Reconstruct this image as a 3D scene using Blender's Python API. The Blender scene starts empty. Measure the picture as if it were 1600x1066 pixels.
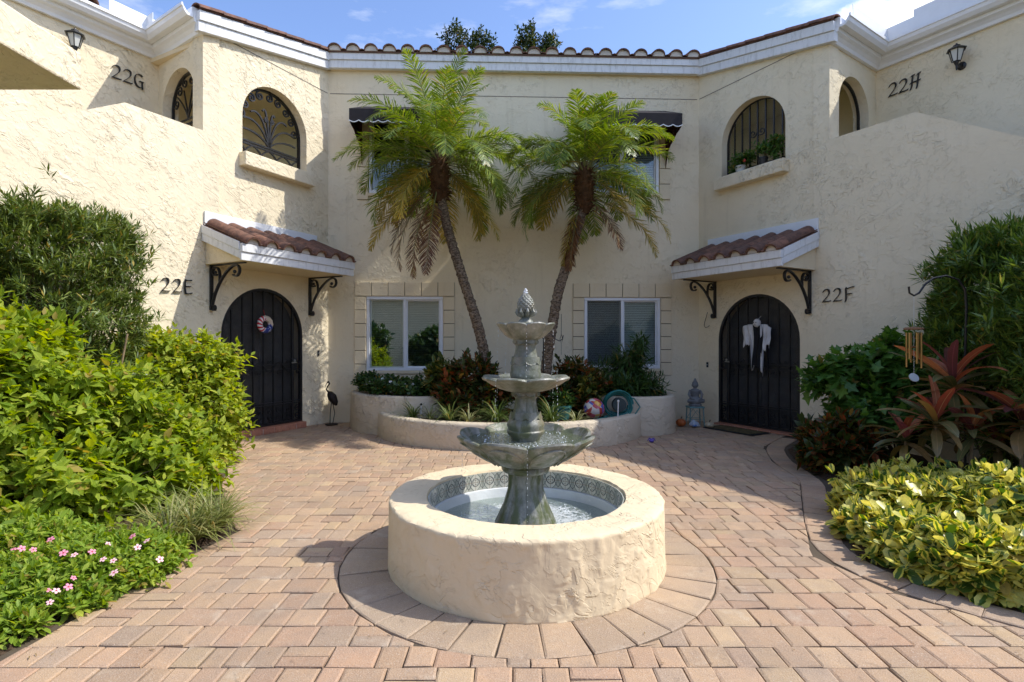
import bpy, math, random
import numpy as np
from mathutils import Vector, Matrix
from mathutils.geometry import tessellate_polygon
random.seed(7)
R = np.random.RandomState(11)
sc = bpy.context.scene
COL = sc.collection
PI = math.pi

# ---------------------------------------------------------------- camera, sky, sun, exposure
FPX, CX, CY, EYE = 847.0, 800.0, 533.0, 1.4
cam = bpy.data.cameras.new('camera'); co = bpy.data.objects.new('camera', cam); COL.objects.link(co)
co.location = (0, 0, EYE); co.rotation_euler = (PI/2, 0, 0)
cam.sensor_width = 36; cam.lens = FPX/1600*36; cam.clip_start = .05; cam.clip_end = 2000
sc.camera = co
SUN = Vector((.87, -.030, 1.0)).normalized()
world = bpy.data.worlds.new('World'); sc.world = world; world.use_nodes = True
wn, wl = world.node_tree.nodes, world.node_tree.links
wn.clear()
def wnew(t, **k):
    n = wn.new(t)
    for a, b in k.items(): setattr(n, a, b)
    return n
sky = wnew('ShaderNodeTexSky', sky_type='NISHITA', sun_disc=False)
sky.sun_elevation = math.asin(SUN.z); sky.sun_rotation = math.atan2(SUN.x, SUN.y)
sky.altitude = 0; sky.air_density = 1.0; sky.dust_density = 1.2; sky.ozone_density = 1.0
bg = wnew('ShaderNodeBackground'); bg.inputs[1].default_value = .15
wo = wnew('ShaderNodeOutputWorld')
tc = wnew('ShaderNodeTexCoord')
def math_(op, a, b=None, c=None):
    n = wnew('ShaderNodeMath', operation=op)
    for i, x in enumerate((a, b, c)):
        if x is None: continue
        if isinstance(x, (int, float)): n.inputs[i].default_value = x
        else: wl.new(x, n.inputs[i])
    return n.outputs[0]
mp = wnew('ShaderNodeMapping'); mp.inputs['Scale'].default_value = (1.6, 2.0, 5.5); mp.inputs['Rotation'].default_value = (0, .35, 0); mp.inputs['Location'].default_value = (3.1, 1.7, 2.3)
wl.new(tc.outputs['Generated'], mp.inputs[0])
nz = wnew('ShaderNodeTexNoise'); nz.inputs['Scale'].default_value = 2.2; nz.inputs['Detail'].default_value = 8; nz.inputs['Roughness'].default_value = .6
wl.new(mp.outputs[0], nz.inputs['Vector'])
mr = wnew('ShaderNodeMapRange'); mr.inputs[1].default_value = .50; mr.inputs[2].default_value = .84; mr.inputs[3].default_value = 0.0; mr.inputs[4].default_value = .75
wl.new(nz.outputs[0], mr.inputs[0])
# one puffy cloud over the right-hand wing
cdir = Vector(((1398-CX)/FPX, 1, (CY-46)/FPX)).normalized()
vm = wnew('ShaderNodeVectorMath', operation='SUBTRACT'); wl.new(tc.outputs['Generated'], vm.inputs[0]); vm.inputs[1].default_value = cdir
mp2 = wnew('ShaderNodeMapping'); mp2.inputs['Scale'].default_value = (10, 10, 26); wl.new(vm.outputs[0], mp2.inputs[0])
ln = wnew('ShaderNodeVectorMath', operation='LENGTH'); wl.new(mp2.outputs[0], ln.inputs[0])
nz2 = wnew('ShaderNodeTexNoise'); nz2.inputs['Scale'].default_value = 22; nz2.inputs['Detail'].default_value = 7
wl.new(tc.outputs['Generated'], nz2.inputs['Vector'])
puff = math_('SUBTRACT', math_('ADD', math_('MULTIPLY', nz2.outputs[0], 1.3), .42), ln.outputs['Value'])
puff = math_('MAXIMUM', math_('MINIMUM', math_('MULTIPLY', puff, 4.0), .95), 0)
fac = math_('MAXIMUM', mr.outputs[0], puff)
mix = wnew('ShaderNodeMix', data_type='RGBA'); wl.new(fac, mix.inputs['Factor'])
tone = wnew('ShaderNodeMix', data_type='RGBA', blend_type='MULTIPLY'); tone.inputs['Factor'].default_value = 1.0
wl.new(sky.outputs[0], tone.inputs[6]); tone.inputs[7].default_value = (.69, .74, .89, 1)
wl.new(tone.outputs[2], mix.inputs[6]); mix.inputs[7].default_value = (5.2, 5.1, 5.0, 1)
wl.new(mix.outputs[2], bg.inputs[0]); wl.new(bg.outputs[0], wo.inputs[0])
sl = bpy.data.lights.new('sun', 'SUN'); sl.energy = 2.25; sl.angle = math.radians(.53); sl.color = (1, .965, .90)
so = bpy.data.objects.new('sun', sl); COL.objects.link(so); so.rotation_euler = (-SUN).to_track_quat('-Z', 'Y').to_euler(); so.location = (9, 3, 12)
sc.view_settings.view_transform = 'Standard'; sc.view_settings.look = 'None'
sc.view_settings.exposure = 1.12; sc.view_settings.gamma = 1.0; sc.view_settings.use_curve_mapping = False
sc.cycles.max_bounces = 10; sc.cycles.diffuse_bounces = 8; sc.cycles.transparent_max_bounces = 12
sc.cycles.caustics_reflective = False; sc.cycles.caustics_refractive = False
sc.cycles.use_denoising = True; sc.cycles.sample_clamp_indirect = 6

# ---------------------------------------------------------------- scene graph helpers
WM = {}
def reg(o, name_parent, M):
    COL.objects.link(o); WM[o.name] = M
    if name_parent is not None:
        o.parent = name_parent; o.matrix_basis = WM[name_parent.name].inverted() @ M
    else: o.matrix_basis = M
    return o
def props(o, label=None, cat=None, group=None, kind=None):
    if label: o['label'] = label
    if cat: o['category'] = cat
    if group: o['group'] = group
    if kind: o['kind'] = kind
    return o
def thing(name, loc, label, cat, group=None, kind=None):
    o = bpy.data.objects.new(name, None); o.empty_display_size = .1
    reg(o, None, Matrix.Translation(loc)); return props(o, label, cat, group, kind)
def link_mesh(name, me, parent=None, M=None):
    return reg(bpy.data.objects.new(name, me), parent, M or Matrix())
def dup(o, parent, M):
    return reg(o.copy(), parent, M)
def copy_tree(root, M, label=None):
    c = reg(root.copy(), None, M)
    if label: c['label'] = label
    D = M @ WM[root.name].inverted()
    for ch in list(root.children):
        d = reg(ch.copy(), c, D @ WM[ch.name])
        for g in list(ch.children): reg(g.copy(), d, D @ WM[g.name])
    return c

class Fr:      # a vertical wall frame: u runs to the viewer's right, v out of the wall, z up
    def __init__(s, O, U, N=None):
        s.O = Vector((O[0], O[1])); s.U = Vector(U).normalized()
        s.N = Vector((s.U.y, -s.U.x)) if N is None else Vector(N)
    def __call__(s, u, v, z):
        p = s.O + s.U*u + s.N*v
        return Vector((p.x, p.y, z))
    def at(s, px, py, v=0):
        dx = (px-CX)/FPX; O = s.O + s.N*v
        # O.x+u*U.x = dx*(O.y+u*U.y)
        u = (dx*O.y-O.x)/(s.U.x-dx*s.U.y); Y = O.y+u*s.U.y
        return u, EYE+(CY-py)*Y/FPX
    def mat(s, u, v, z):
        p = s(u, v, z)
        return Matrix(((s.U.x, -s.N.x, 0, p.x), (s.U.y, -s.N.y, 0, p.y), (0, 0, 1, p.z), (0, 0, 0, 1)))
def ground(px, py, z=0):
    Y = FPX*(EYE-z)/(py-CY); return ((px-CX)*Y/FPX, Y)
def at(px, py, Y): return Vector(((px-CX)*Y/FPX, Y, EYE+(CY-py)*Y/FPX))

class MB:
    def __init__(s): s.v = []; s.f = []; s.c = []; s.cur = None
    def add(s, vs, fs):
        b = len(s.v); s.v += [tuple(x) for x in vs]; s.f += [tuple(b+i for i in f) for f in fs]
        if s.cur is not None: s.c += [s.cur]*len(fs)
        return s
    def prism(s, poly, vec):
        n = len(poly); vec = Vector(vec); P = [Vector(p) for p in poly]
        s.add(P+[p+vec for p in P], [tuple(range(n))[::-1], tuple(range(n, 2*n))]+[(i, (i+1) % n, n+(i+1) % n, n+i) for i in range(n)]); return s
    def box(s, fr, u0, u1, v0, v1, z0, z1):
        return s.prism([fr(u0, v0, z0), fr(u1, v0, z0), fr(u1, v1, z0), fr(u0, v1, z0)], (0, 0, z1-z0))
    def bbox(s, x0, x1, y0, y1, z0, z1): return s.prism([(x0, y0, z0), (x1, y0, z0), (x1, y1, z0), (x0, y1, z0)], (0, 0, z1-z0))
    def tube(s, pts, r, n=6, cap=True):
        P = [Vector(p) for p in pts]; m = len(P); rr = r if hasattr(r, '__len__') else [r]*m
        vs = []; t0 = (P[1]-P[0]).normalized(); a = t0.orthogonal().normalized()
        for i in range(m):
            t = (P[min(i+1, m-1)]-P[max(i-1, 0)])
            t = t.normalized() if t.length > 1e-9 else t0
            a = (a-t*a.dot(t)); a = a.normalized() if a.length > 1e-6 else t.orthogonal().normalized()
            b = t.cross(a)
            for k in range(n):
                g = 2*PI*k/n; vs.append(P[i]+(a*math.cos(g)+b*math.sin(g))*rr[i])
        fs = [(i*n+k, i*n+(k+1) % n, (i+1)*n+(k+1) % n, (i+1)*n+k) for i in range(m-1) for k in range(n)]
        if cap: fs += [tuple(range(n))[::-1], tuple(range((m-1)*n, m*n))]
        return s.add(vs, fs)
    def ribbon(s, pts, wvec, w, th):      # flat iron strap: rectangular section, wide along wvec
        P = [Vector(p) for p in pts]; m = len(P); W = Vector(wvec).normalized(); vs = []
        for i in range(m):
            t = (P[min(i+1, m-1)]-P[max(i-1, 0)]).normalized(); b = t.cross(W).normalized()
            vs += [P[i]+W*w/2+b*th/2, P[i]-W*w/2+b*th/2, P[i]-W*w/2-b*th/2, P[i]+W*w/2-b*th/2]
        fs = [(i*4+k, i*4+(k+1) % 4, (i+1)*4+(k+1) % 4, (i+1)*4+k) for i in range(m-1) for k in range(4)]+[(3, 2, 1, 0), tuple(range(m*4-4, m*4))]
        return s.add(vs, fs)
    def lathe(s, prof, c, n=32, lobes=0, cap=(False, False), phase=0):   # prof: (r,z[,amp[,dip]])
        vs = []
        for p in prof:
            r, z = p[0], p[1]; amp = p[2] if len(p) > 2 else 0; dip = p[3] if len(p) > 3 else 0
            for k in range(n):
                g = 2*PI*k/n; L = abs(math.sin(lobes*(g-phase)/2))**.6 if lobes else 1
                q = r*(1-amp*(1-L)); vs.append((c[0]+q*math.cos(g), c[1]+q*math.sin(g), c[2]+z-dip*(1-L)))
        m = len(prof)
        fs = [(i*n+k, i*n+(k+1) % n, (i+1)*n+(k+1) % n, (i+1)*n+k) for i in range(m-1) for k in range(n)]
        if cap[0]: fs.append(tuple(range(n))[::-1])
        if cap[1]: fs.append(tuple(range((m-1)*n, m*n)))
        return s.add(vs, fs)
    def ball(s, c, r, n=10, sc=(1, 1, 1)):
        m = max(4, n//2+1)
        return s.lathe([(r*sc[0]*max(.002, math.sin(PI*i/m)), r*sc[2]*-math.cos(PI*i/m)) for i in range(m+1)], c, n)
    def build(s, name, mat_, parent=None, smooth=False, kind=None, label=None, M=None, bevel=0):
        me = bpy.data.meshes.new(name)
        if M is None:
            a = np.array(s.v); ctr = (a.min(0)+a.max(0))/2; ctr[2] = a[:, 2].min()
            M = Matrix.Translation(ctr); vs = [tuple(x) for x in (a-ctr)]
        else: vs = s.v
        me.from_pydata(vs, [], s.f); me.materials.append(mat_)
        if s.c:
            ca = me.color_attributes.new('tint', 'FLOAT_COLOR', 'CORNER')
            arr = []
            for p, c in zip(me.polygons, s.c): arr += [c[0], c[1], c[2], 1.0]*p.loop_total
            ca.data.foreach_set('color', arr)
        if smooth:
            me.polygons.foreach_set('use_smooth', [True]*len(me.polygons))
            try: me.set_sharp_from_angle(angle=math.radians(38))
            except Exception: pass
        me.update()
        o = link_mesh(name, me, parent, M)
        if bevel:
            bv = o.modifiers.new('bevel', 'BEVEL'); bv.width = bevel; bv.segments = 2; bv.limit_method = 'ANGLE'
        if kind: o['kind'] = kind
        if label: o['label'] = label
        return o
def mesh_np(name, V, F, mat_, parent=None, M=None, uv=None, tint=None, smooth=False, kind=None, label=None):
    """V (n,3), F list of arrays of faces with equal size"""
    me = bpy.data.meshes.new(name)
    if M is None:
        ctr = (V.min(0)+V.max(0))/2; ctr[2] = V[:, 2].min(); V = V-ctr; M = Matrix.Translation(ctr)
    tot = sum(f.size for f in F); npoly = sum(len(f) for f in F)
    me.vertices.add(len(V)); me.vertices.foreach_set('co', V.astype(np.float32).ravel())
    me.loops.add(tot); me.loops.foreach_set('vertex_index', np.concatenate([f.ravel() for f in F]).astype(np.int32))
    me.polygons.add(npoly)
    sizes = np.concatenate([np.full(len(f), f.shape[1]) for f in F]); st = np.concatenate([[0], np.cumsum(sizes)[:-1]])
    me.polygons.foreach_set('loop_start', st.astype(np.int32))
    if smooth: me.polygons.foreach_set('use_smooth', [True]*npoly)
    me.update(calc_edges=True)
    lv = np.concatenate([f.ravel() for f in F])
    if uv is not None:
        l = me.uv_layers.new(name='UVMap'); l.data.foreach_set('uv', uv[lv].astype(np.float32).ravel())
    if tint is not None:
        a = me.attributes.new('leaf_tint', 'FLOAT', 'POINT'); a.data.foreach_set('value', tint.astype(np.float32))
    me.materials.append(mat_)
    o = link_mesh(name, me, parent, M)
    if kind: o['kind'] = kind
    if label: o['label'] = label
    return o

# ---------------------------------------------------------------- materials
class Mt:
    def __init__(s, name, rough=.6, spec=.5, metal=0):
        s.m = bpy.data.materials.new(name); s.m.use_nodes = True; s.n = s.m.node_tree.nodes; s.l = s.m.node_tree.links
        s.b = s.n['Principled BSDF']; s.b.inputs['Roughness'].default_value = rough; s.b.inputs['Metallic'].default_value = metal
        s.b.inputs['Specular IOR Level'].default_value = spec
    def new(s, t, **k):
        x = s.n.new(t)
        for a, b in k.items(): setattr(x, a, b)
        return x
    def set(s, sock, v):
        if hasattr(v, 'is_linked') or hasattr(v, 'links'): s.l.new(v, sock)
        else: sock.default_value = v if not isinstance(v, tuple) or len(v) != 3 or sock.type != 'RGBA' else v+(1,)
    def pos(s, scale=(1, 1, 1), rot=(0, 0, 0), obj=False):
        if obj: o = s.new('ShaderNodeTexCoord').outputs['Object']
        else: o = s.new('ShaderNodeNewGeometry').outputs['Position']
        m = s.new('ShaderNodeMapping'); m.inputs['Scale'].default_value = scale; m.inputs['Rotation'].default_value = rot
        s.l.new(o, m.inputs[0]); return m.outputs[0]
    def noise(s, vec, scale, detail=3, rough=.5, dist=0):
        x = s.new('ShaderNodeTexNoise'); s.l.new(vec, x.inputs['Vector']); x.inputs['Scale'].default_value = scale
        x.inputs['Detail'].default_value = detail; x.inputs['Roughness'].default_value = rough; x.inputs['Distortion'].default_value = dist
        return x.outputs[0]
    def ramp(s, v, a, b, c=0., d=1., smooth=True):
        x = s.new('ShaderNodeMapRange', interpolation_type='SMOOTHSTEP' if smooth else 'LINEAR')
        s.l.new(v, x.inputs[0])
        for i, q in enumerate((a, b, c, d)): x.inputs[i+1].default_value = q
        return x.outputs[0]
    def math(s, op, a, b=None):
        x = s.new('ShaderNodeMath', operation=op); s.set(x.inputs[0], a)
        if b is not None: s.set(x.inputs[1], b)
        return x.outputs[0]
    def mix(s, f, a, b, mode='MIX'):
        x = s.new('ShaderNodeMix', data_type='RGBA', blend_type=mode); s.set(x.inputs[0], f); s.set(x.inputs[6], a); s.set(x.inputs[7], b); return x.outputs[2]
    def color(s, v): s.set(s.b.inputs['Base Color'], v); return s
    def bump(s, h, dist, strength=1.):
        x = s.new('ShaderNodeBump'); x.inputs['Distance'].default_value = dist; x.inputs['Strength'].default_value = strength
        s.l.new(h, x.inputs['Height']); s.l.new(x.outputs[0], s.b.inputs['Normal']); s.nrm = x.outputs[0]; return s

def m_stucco(name, base, dirt, amt=1.0):
    t = Mt(name, .88, .2); p = t.pos()
    # knocked-down plaster: broken, hooked ridges over a sandy coat
    ax_ = Vector((.4586*.80, .8886*.80, -.60)); ay_ = Vector((.4586*.60, .8886*.60, .80)); az_ = ax_.cross(ay_)
    g = t.new('ShaderNodeMapping'); g.inputs['Rotation'].default_value = Matrix((ax_, ay_, az_)).to_euler(); t.l.new(p, g.inputs[0])
    q = t.new('ShaderNodeMapping'); q.inputs['Scale'].default_value = (.42, 1.0, .8); t.l.new(g.outputs[0], q.inputs[0]); q = q.outputs[0]
    a = t.noise(q, 10.0, 3, .55, .9); b = t.noise(q, 22.0, 3, .6, .8); c = t.noise(p, 4.2, 3); c2 = t.noise(p, 1.3, 2)
    m1 = t.math('MULTIPLY', t.ramp(c, .44, .60), t.ramp(c2, .3, .6, .45, 1.)); m2 = t.ramp(t.noise(p, 6.5, 2), .48, .62)
    h = t.math('ADD', t.math('MULTIPLY', t.math('MULTIPLY', t.ramp(a, .49, .515), m1), 1.0), t.math('MULTIPLY', t.math('MULTIPLY', t.ramp(b, .54, .565), m2), .65))
    h = t.math('ADD', h, t.math('MULTIPLY', t.ramp(t.noise(p, 8.0, 3, .5, 1.2), .45, .56), .22))
    h = t.math('ADD', h, t.math('MULTIPLY', t.noise(p, 60, 3), .22))
    h = t.math('MULTIPLY', h, t.ramp(t.noise(p, .8, 3), .35, .65, .35, 1.15)); t.bump(h, .0145*amt)
    v = t.ramp(t.noise(p, .9, 4, .6), .3, .7); fine = t.ramp(t.noise(p, 26, 3), .3, .75)
    col = t.mix(t.math('MULTIPLY', v, .38), base, dirt); col = t.mix(t.math('MULTIPLY', fine, .10), col, tuple(x*.82 for x in base))
    st = t.ramp(t.noise(t.pos((5, 5, .30)), 1.6, 5, .65), .56, .76, 0, .24)
    col = t.mix(st, col, tuple(x*.72 for x in dirt))
    ck = t.noise(p, 3.0, 5, .7, 2.5); ckl = t.ramp(t.math('ABSOLUTE', t.math('SUBTRACT', ck, .5)), .0, .003, .18, 0); col = t.mix(t.math('MULTIPLY', ckl, t.ramp(c2, .52, .6)), col, (.25, .20, .14))
    return t.color(col).m
CREAM = (.79, .69, .495)
M_ST = m_stucco('stucco_cream', CREAM, (.71, .59, .39))
M_ST2 = m_stucco('stucco_smooth', (.765, .65, .45), (.71, .58, .37), .25)
M_ST3 = m_stucco('stucco_back_wall', CREAM, (.71, .59, .39), .5)
M_PL = m_stucco('stucco_planter', (.64, .55, .41), (.46, .375, .27), .9)
def m_simple(name, col, rough=.5, spec=.5, metal=0, var=.12, bump=.0, bs=40, scale=8):
    t = Mt(name, rough, spec, metal); p = t.pos(obj=False)
    f = t.ramp(t.noise(p, scale, 4, .6), .3, .7)
    t.color(t.mix(f, tuple(x*(1-var) for x in col), tuple(min(1, x*(1+var*.6)) for x in col)))
    if bump: t.bump(t.noise(p, bs, 3), bump)
    return t.m
M_WHITE = m_simple('white_painted_wood', (.74, .74, .73), .5, .4, var=.06, scale=5, bump=.002, bs=15)
def m_weather():
    t = Mt('weathered_white_board', .6, .3); p = t.pos((1, 1, 3))
    f = t.ramp(t.noise(t.pos((4, 4, 1)), 4, 5, .7), .46, .72, 0, .6)
    return t.color(t.mix(f, (.72, .72, .71), (.42, .41, .38))).m
M_BOARD = m_weather()
M_IRON = m_simple('black_wrought_iron', (.014, .014, .015), .38, .5, var=.3, bump=.002, bs=60)
M_DARK = m_simple('dark_screen_door', (.13, .125, .12), .3, .5, var=.2)
M_FRAMEW = m_simple('white_window_frame', (.78, .79, .80), .3, .5, var=.03)
M_BLIND = m_simple('pale_blind_slat', (.86, .86, .86), .5, .4, var=.03)
M_BLIND2 = m_simple('dim_blind_slat', (.22, .22, .21), .5, .4, var=.05)
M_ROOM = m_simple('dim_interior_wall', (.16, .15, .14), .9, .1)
M_SHADOWGAP = m_simple('joint_shade_and_grout', (.23, .20, .16), .9, .1)  # grout between blocks; on the score line it colours in groove shade
def m_glass(nm, add):
    t = Mt(nm, .02); g = t.new('ShaderNodeBsdfGlossy'); g.inputs['Roughness'].default_value = .01; g.inputs[0].default_value = (.9, .95, .95, 1)
    tr = t.new('ShaderNodeBsdfTransparent'); tr.inputs[0].default_value = (.8, .84, .83, 1)
    fr = t.new('ShaderNodeFresnel'); fr.inputs[0].default_value = 1.5
    k = t.math('ADD', t.math('MULTIPLY', fr.outputs[0], 1.3), add)
    mx = t.new('ShaderNodeMixShader'); t.l.new(k, mx.inputs[0]); t.l.new(tr.outputs[0], mx.inputs[1]); t.l.new(g.outputs[0], mx.inputs[2])
    t.l.new(mx.outputs[0], t.n['Material Output'].inputs[0]); return t.m
M_GLASS = m_glass('reflective_window_glass', .20); M_GLASS2 = m_glass('clear_window_glass', .03)
def m_screen(nm, k):
    t = Mt(nm, .5); tr = t.new('ShaderNodeBsdfTransparent'); t.color((.03, .03, .03))
    mx = t.new('ShaderNodeMixShader'); mx.inputs[0].default_value = k
    t.l.new(tr.outputs[0], mx.inputs[1]); t.l.new(t.b.outputs[0], mx.inputs[2]); t.l.new(mx.outputs[0], t.n['Material Output'].inputs[0]); return t.m
M_SCREEN = m_screen('insect_or_shade_panel', .26); M_SCREEN2 = m_screen('light_insect_screen', .2)
def m_tile(name, c1, c2, c3):
    t = Mt(name, .8, .25); p = t.pos()
    oi = t.new('ShaderNodeObjectInfo')
    f = t.ramp(t.noise(p, 14, 5, .65), .35, .65)
    col = t.mix(f, c1, c2); col = t.mix(t.math('MULTIPLY', oi.outputs['Random'], .6), col, c3)
    l = t.ramp(t.noise(p, 40, 4), .58, .7, 0, .5); col = t.mix(l, col, (.07, .055, .05))
    t.color(col); t.bump(t.noise(p, 60, 4), .004); return t.m
M_TERRA = m_tile('weathered_terracotta', (.12, .062, .042), (.25, .12, .075), (.085, .055, .045))
M_BRICKSILL = m_tile('red_brick_tile', (.42, .17, .10), (.50, .22, .13), (.36, .15, .10))
M_MORTAR = m_simple('mortar_birdstop', (.58, .52, .44), .9, .1, bump=.004)
def m_paver():
    t = Mt('concrete_paver', .85, .25); p = t.pos()
    a = t.new('ShaderNodeAttribute'); a.attribute_name = 'tint'
    f = t.ramp(t.noise(p, 7, 4, .65), .3, .7); g = t.ramp(t.noise(p, 160, 2), .35, .68)
    col = t.mix(t.math('MULTIPLY', f, .42), a.outputs[0], (.31, .23, .17)); col = t.mix(t.math('MULTIPLY', g, .45), col, t.mix(.4, a.outputs[0], (.66, .52, .38)))
    s = t.ramp(t.noise(p, 260, 1), .66, .7, 0, .55); col = t.mix(s, col, (.68, .64, .56))
    d = t.ramp(t.noise(p, 190, 1), .68, .73, 0, .5); col = t.mix(d, col, (.12, .09, .07))
    big = t.ramp(t.noise(p, 1.3, 6, .7), .44, .70, 0, .45); col = t.mix(big, col, (.24, .19, .145)); bl_ = t.ramp(t.noise(p, 9, 4, .7, .8), .60, .70, 0, .4); col = t.mix(bl_, col, (.15, .115, .085)); sd = t.ramp(t.noise(p, 4.5, 4, .6), .58, .70, 0, .25); col = t.mix(sd, col, (.58, .50, .38))
    t.color(col); t.bump(t.math('ADD', t.noise(p, 150, 3), t.math('MULTIPLY', t.noise(p, 20, 3), .8)), .0035); return t.m
M_PAVER = m_paver()
M_SAND = m_simple('joint_sand', (.11, .085, .06), .95, .1, bump=.004, bs=90)
def m_soil():
    t = Mt('bark_soil', .95, .1); p = t.pos()
    n = t.noise(p, 60, 4, .7); t.color(t.mix(t.ramp(n, .35, .65), (.035, .022, .014), (.13, .085, .055))); t.bump(n, .02); return t.m
M_SOIL = m_soil()
# ================================================================ THE BUILDING
CL, CR = (-3.168, 9.35), (3.30, 9.58)
BW = Fr(CL, (CR[0]-CL[0], CR[1]-CL[1]))                       # back wall, u 0..6.47
BWL = (Vector(CR)-Vector(CL)).length
LB = Fr(CL, (.4586, .8886)); RB = Fr(CR, (.497, -.868))       # the two angled bay walls
PL, PR = LB(-2.241, 0, 0), RB(2.299, 0, 0)
LR = Fr((PL.x, PL.y), (.83, -.557)); RR = Fr((PR.x, PR.y), (.8276, .5613))   # return walls with an arch
GL, GR = LR(-1.30, 0, 0), RR(1.434, 0, 0)
LG = Fr((GL.x, GL.y), (.503, .864)); RH = Fr((GR.x, GR.y), (.511, -.86))     # set-back upper walls
B = thing('apartment_building', (0, 9.4, 0), 'cream stucco two-storey apartment building with arched openings and tiled roof edge around the courtyard', 'building')

def wall(name, fr, outline, holes, th, m, parent, flip=False):
    loops = [outline]+holes
    flat = [Vector((u, z, 0)) for l in loops for (u, z) in l]
    tris = tessellate_polygon([[Vector((u, z, 0)) for (u, z) in l] for l in loops])
    mb = MB()
    mb.add([fr(p.x, 0, p.y) for p in flat], tris); mb.add([fr(p.x, -th, p.y) for p in flat], tris)
    for l in loops:
        n = len(l)
        for i in range(n):
            a, b = l[i], l[(i+1) % n]
            mb.add([fr(a[0], 0, a[1]), fr(b[0], 0, b[1]), fr(b[0], -th, b[1]), fr(a[0], -th, a[1])], [(0, 1, 2, 3)])
    return mb.build(name, m, parent)
def arch(u0, u1, z0, zs, n=22, inset=0):
    c = (u0+u1)/2; r = (u1-u0)/2-inset
    return [(c-r, z0+inset), (c+r, z0+inset)]+[(c+r*math.cos(PI*i/n), zs+r*math.sin(PI*i/n)) for i in range(n+1)]
def rect(u0, u1, z0, z1): return [(u0, z0), (u1, z0), (u1, z1), (u0, z1)]

LD, RD = (-1.98, -.555), (.423, 1.868)                       # doors
LW, RW = (-1.646, -.472), (.489, 1.64)                       # upper arched windows
SILLZ, SPR = 4.135, 4.71
wall('wall', LB, [(0, -.1), (0, 6.12), (-2.241, 5.62), (-2.241, 4.26), (-3.21, 4.26), (-7.4, 1.75), (-7.4, -.1)],
     [arch(LD[0], LD[1], .02, 1.485), arch(LW[0], LW[1], SILLZ, SPR)], .22, M_ST, B)
wall('wall', RB, [(0, -.1), (7.4, -.1), (7.4, 1.65), (3.35, 4.22), (2.299, 4.22), (2.299, 5.64), (0, 6.12)],
     [arch(RD[0], RD[1], .02, 1.42), arch(RW[0], RW[1], SILLZ-.01, SPR-.01)], .22, M_ST3, B)
# back wall with four windows
gl = BW.at(573, 463.6), BW.at(692, 579); gr = BW.at(913, 465.5), BW.at(1031, 576)
ul = BW.at(577, 200), BW.at(694, 303); ur = BW.at(913, 203), BW.at(1029, 302)
wins = []
for (a, b), ztop in ((gl, None), (gr, None), (ul, 5.25), (ur, 5.25)):
    wins.append((a[0], b[0], b[1], a[1] if ztop is None else ztop))
wall('wall', BW, [(-.15, -.1), (BWL+.15, -.1), (BWL+.15, 6.2), (-.15, 6.2)], [rect(*w) for w in wins], .2, M_ST3, B)
# return walls and set-back walls
wall('wall', LR, rect(-1.30, 0, 3.0, 5.74), [arch(-1.163, -.226, 3.05, 4.82)], .22, M_ST, B)
wall('wall', RR, rect(0, 1.434, 3.0, 5.74), [arch(.27, 1.20, 3.05, 4.82)], .22, M_ST3, B)
wall('wall', LG, rect(-6.5, 0, -.1, 5.74), [], .2, M_ST, B)
wall('wall', RH, rect(0, 6.8, -.1, 5.74), [], .2, M_ST3, B)
# landings, loggia floors, inner walls and ceilings behind the upper arches
for F, s, G in ((LB, -1, GL), (RB, 1, GR)):
    U = lambda x: x*s
    mb = MB()
    mb.prism([F(U(-1.5), -.225, 3.0), F(U(3.25), -.225, 3.0), F(U(3.25), -1.75, 3.0), F(U(-1.5), -1.75, 3.0)], (0, 0, -.15)); mb.build('landing_floor', M_ST2, B)
    mb = MB(); mb.prism([F(U(-1.6), -1.50, 2.9), F(U(2.16), -1.50, 2.9), F(U(2.16), -1.6, 2.9), F(U(-1.6), -1.6, 2.9)], (0, 0, 3.2)); mb.build('inner_wall', M_ST2, B)
    mb = MB(); mb.prism([F(U(-1.5), -.225, 5.5), F(U(2.2), -.225, 5.5), F(U(2.2), -1.48, 5.5), F(U(-1.5), -1.48, 5.5)], (0, 0, .06)); mb.build('loggia_ceiling', M_ST2, B)
# score line: a dark strip carries the groove's shade in its colour
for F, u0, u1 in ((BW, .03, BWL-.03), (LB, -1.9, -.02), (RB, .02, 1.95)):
    mb = MB(); mb.box(F, u0, u1, -.01, .0035, 5.66, 5.672); mb.build('control_joint', M_SHADOWGAP, B)

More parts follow.
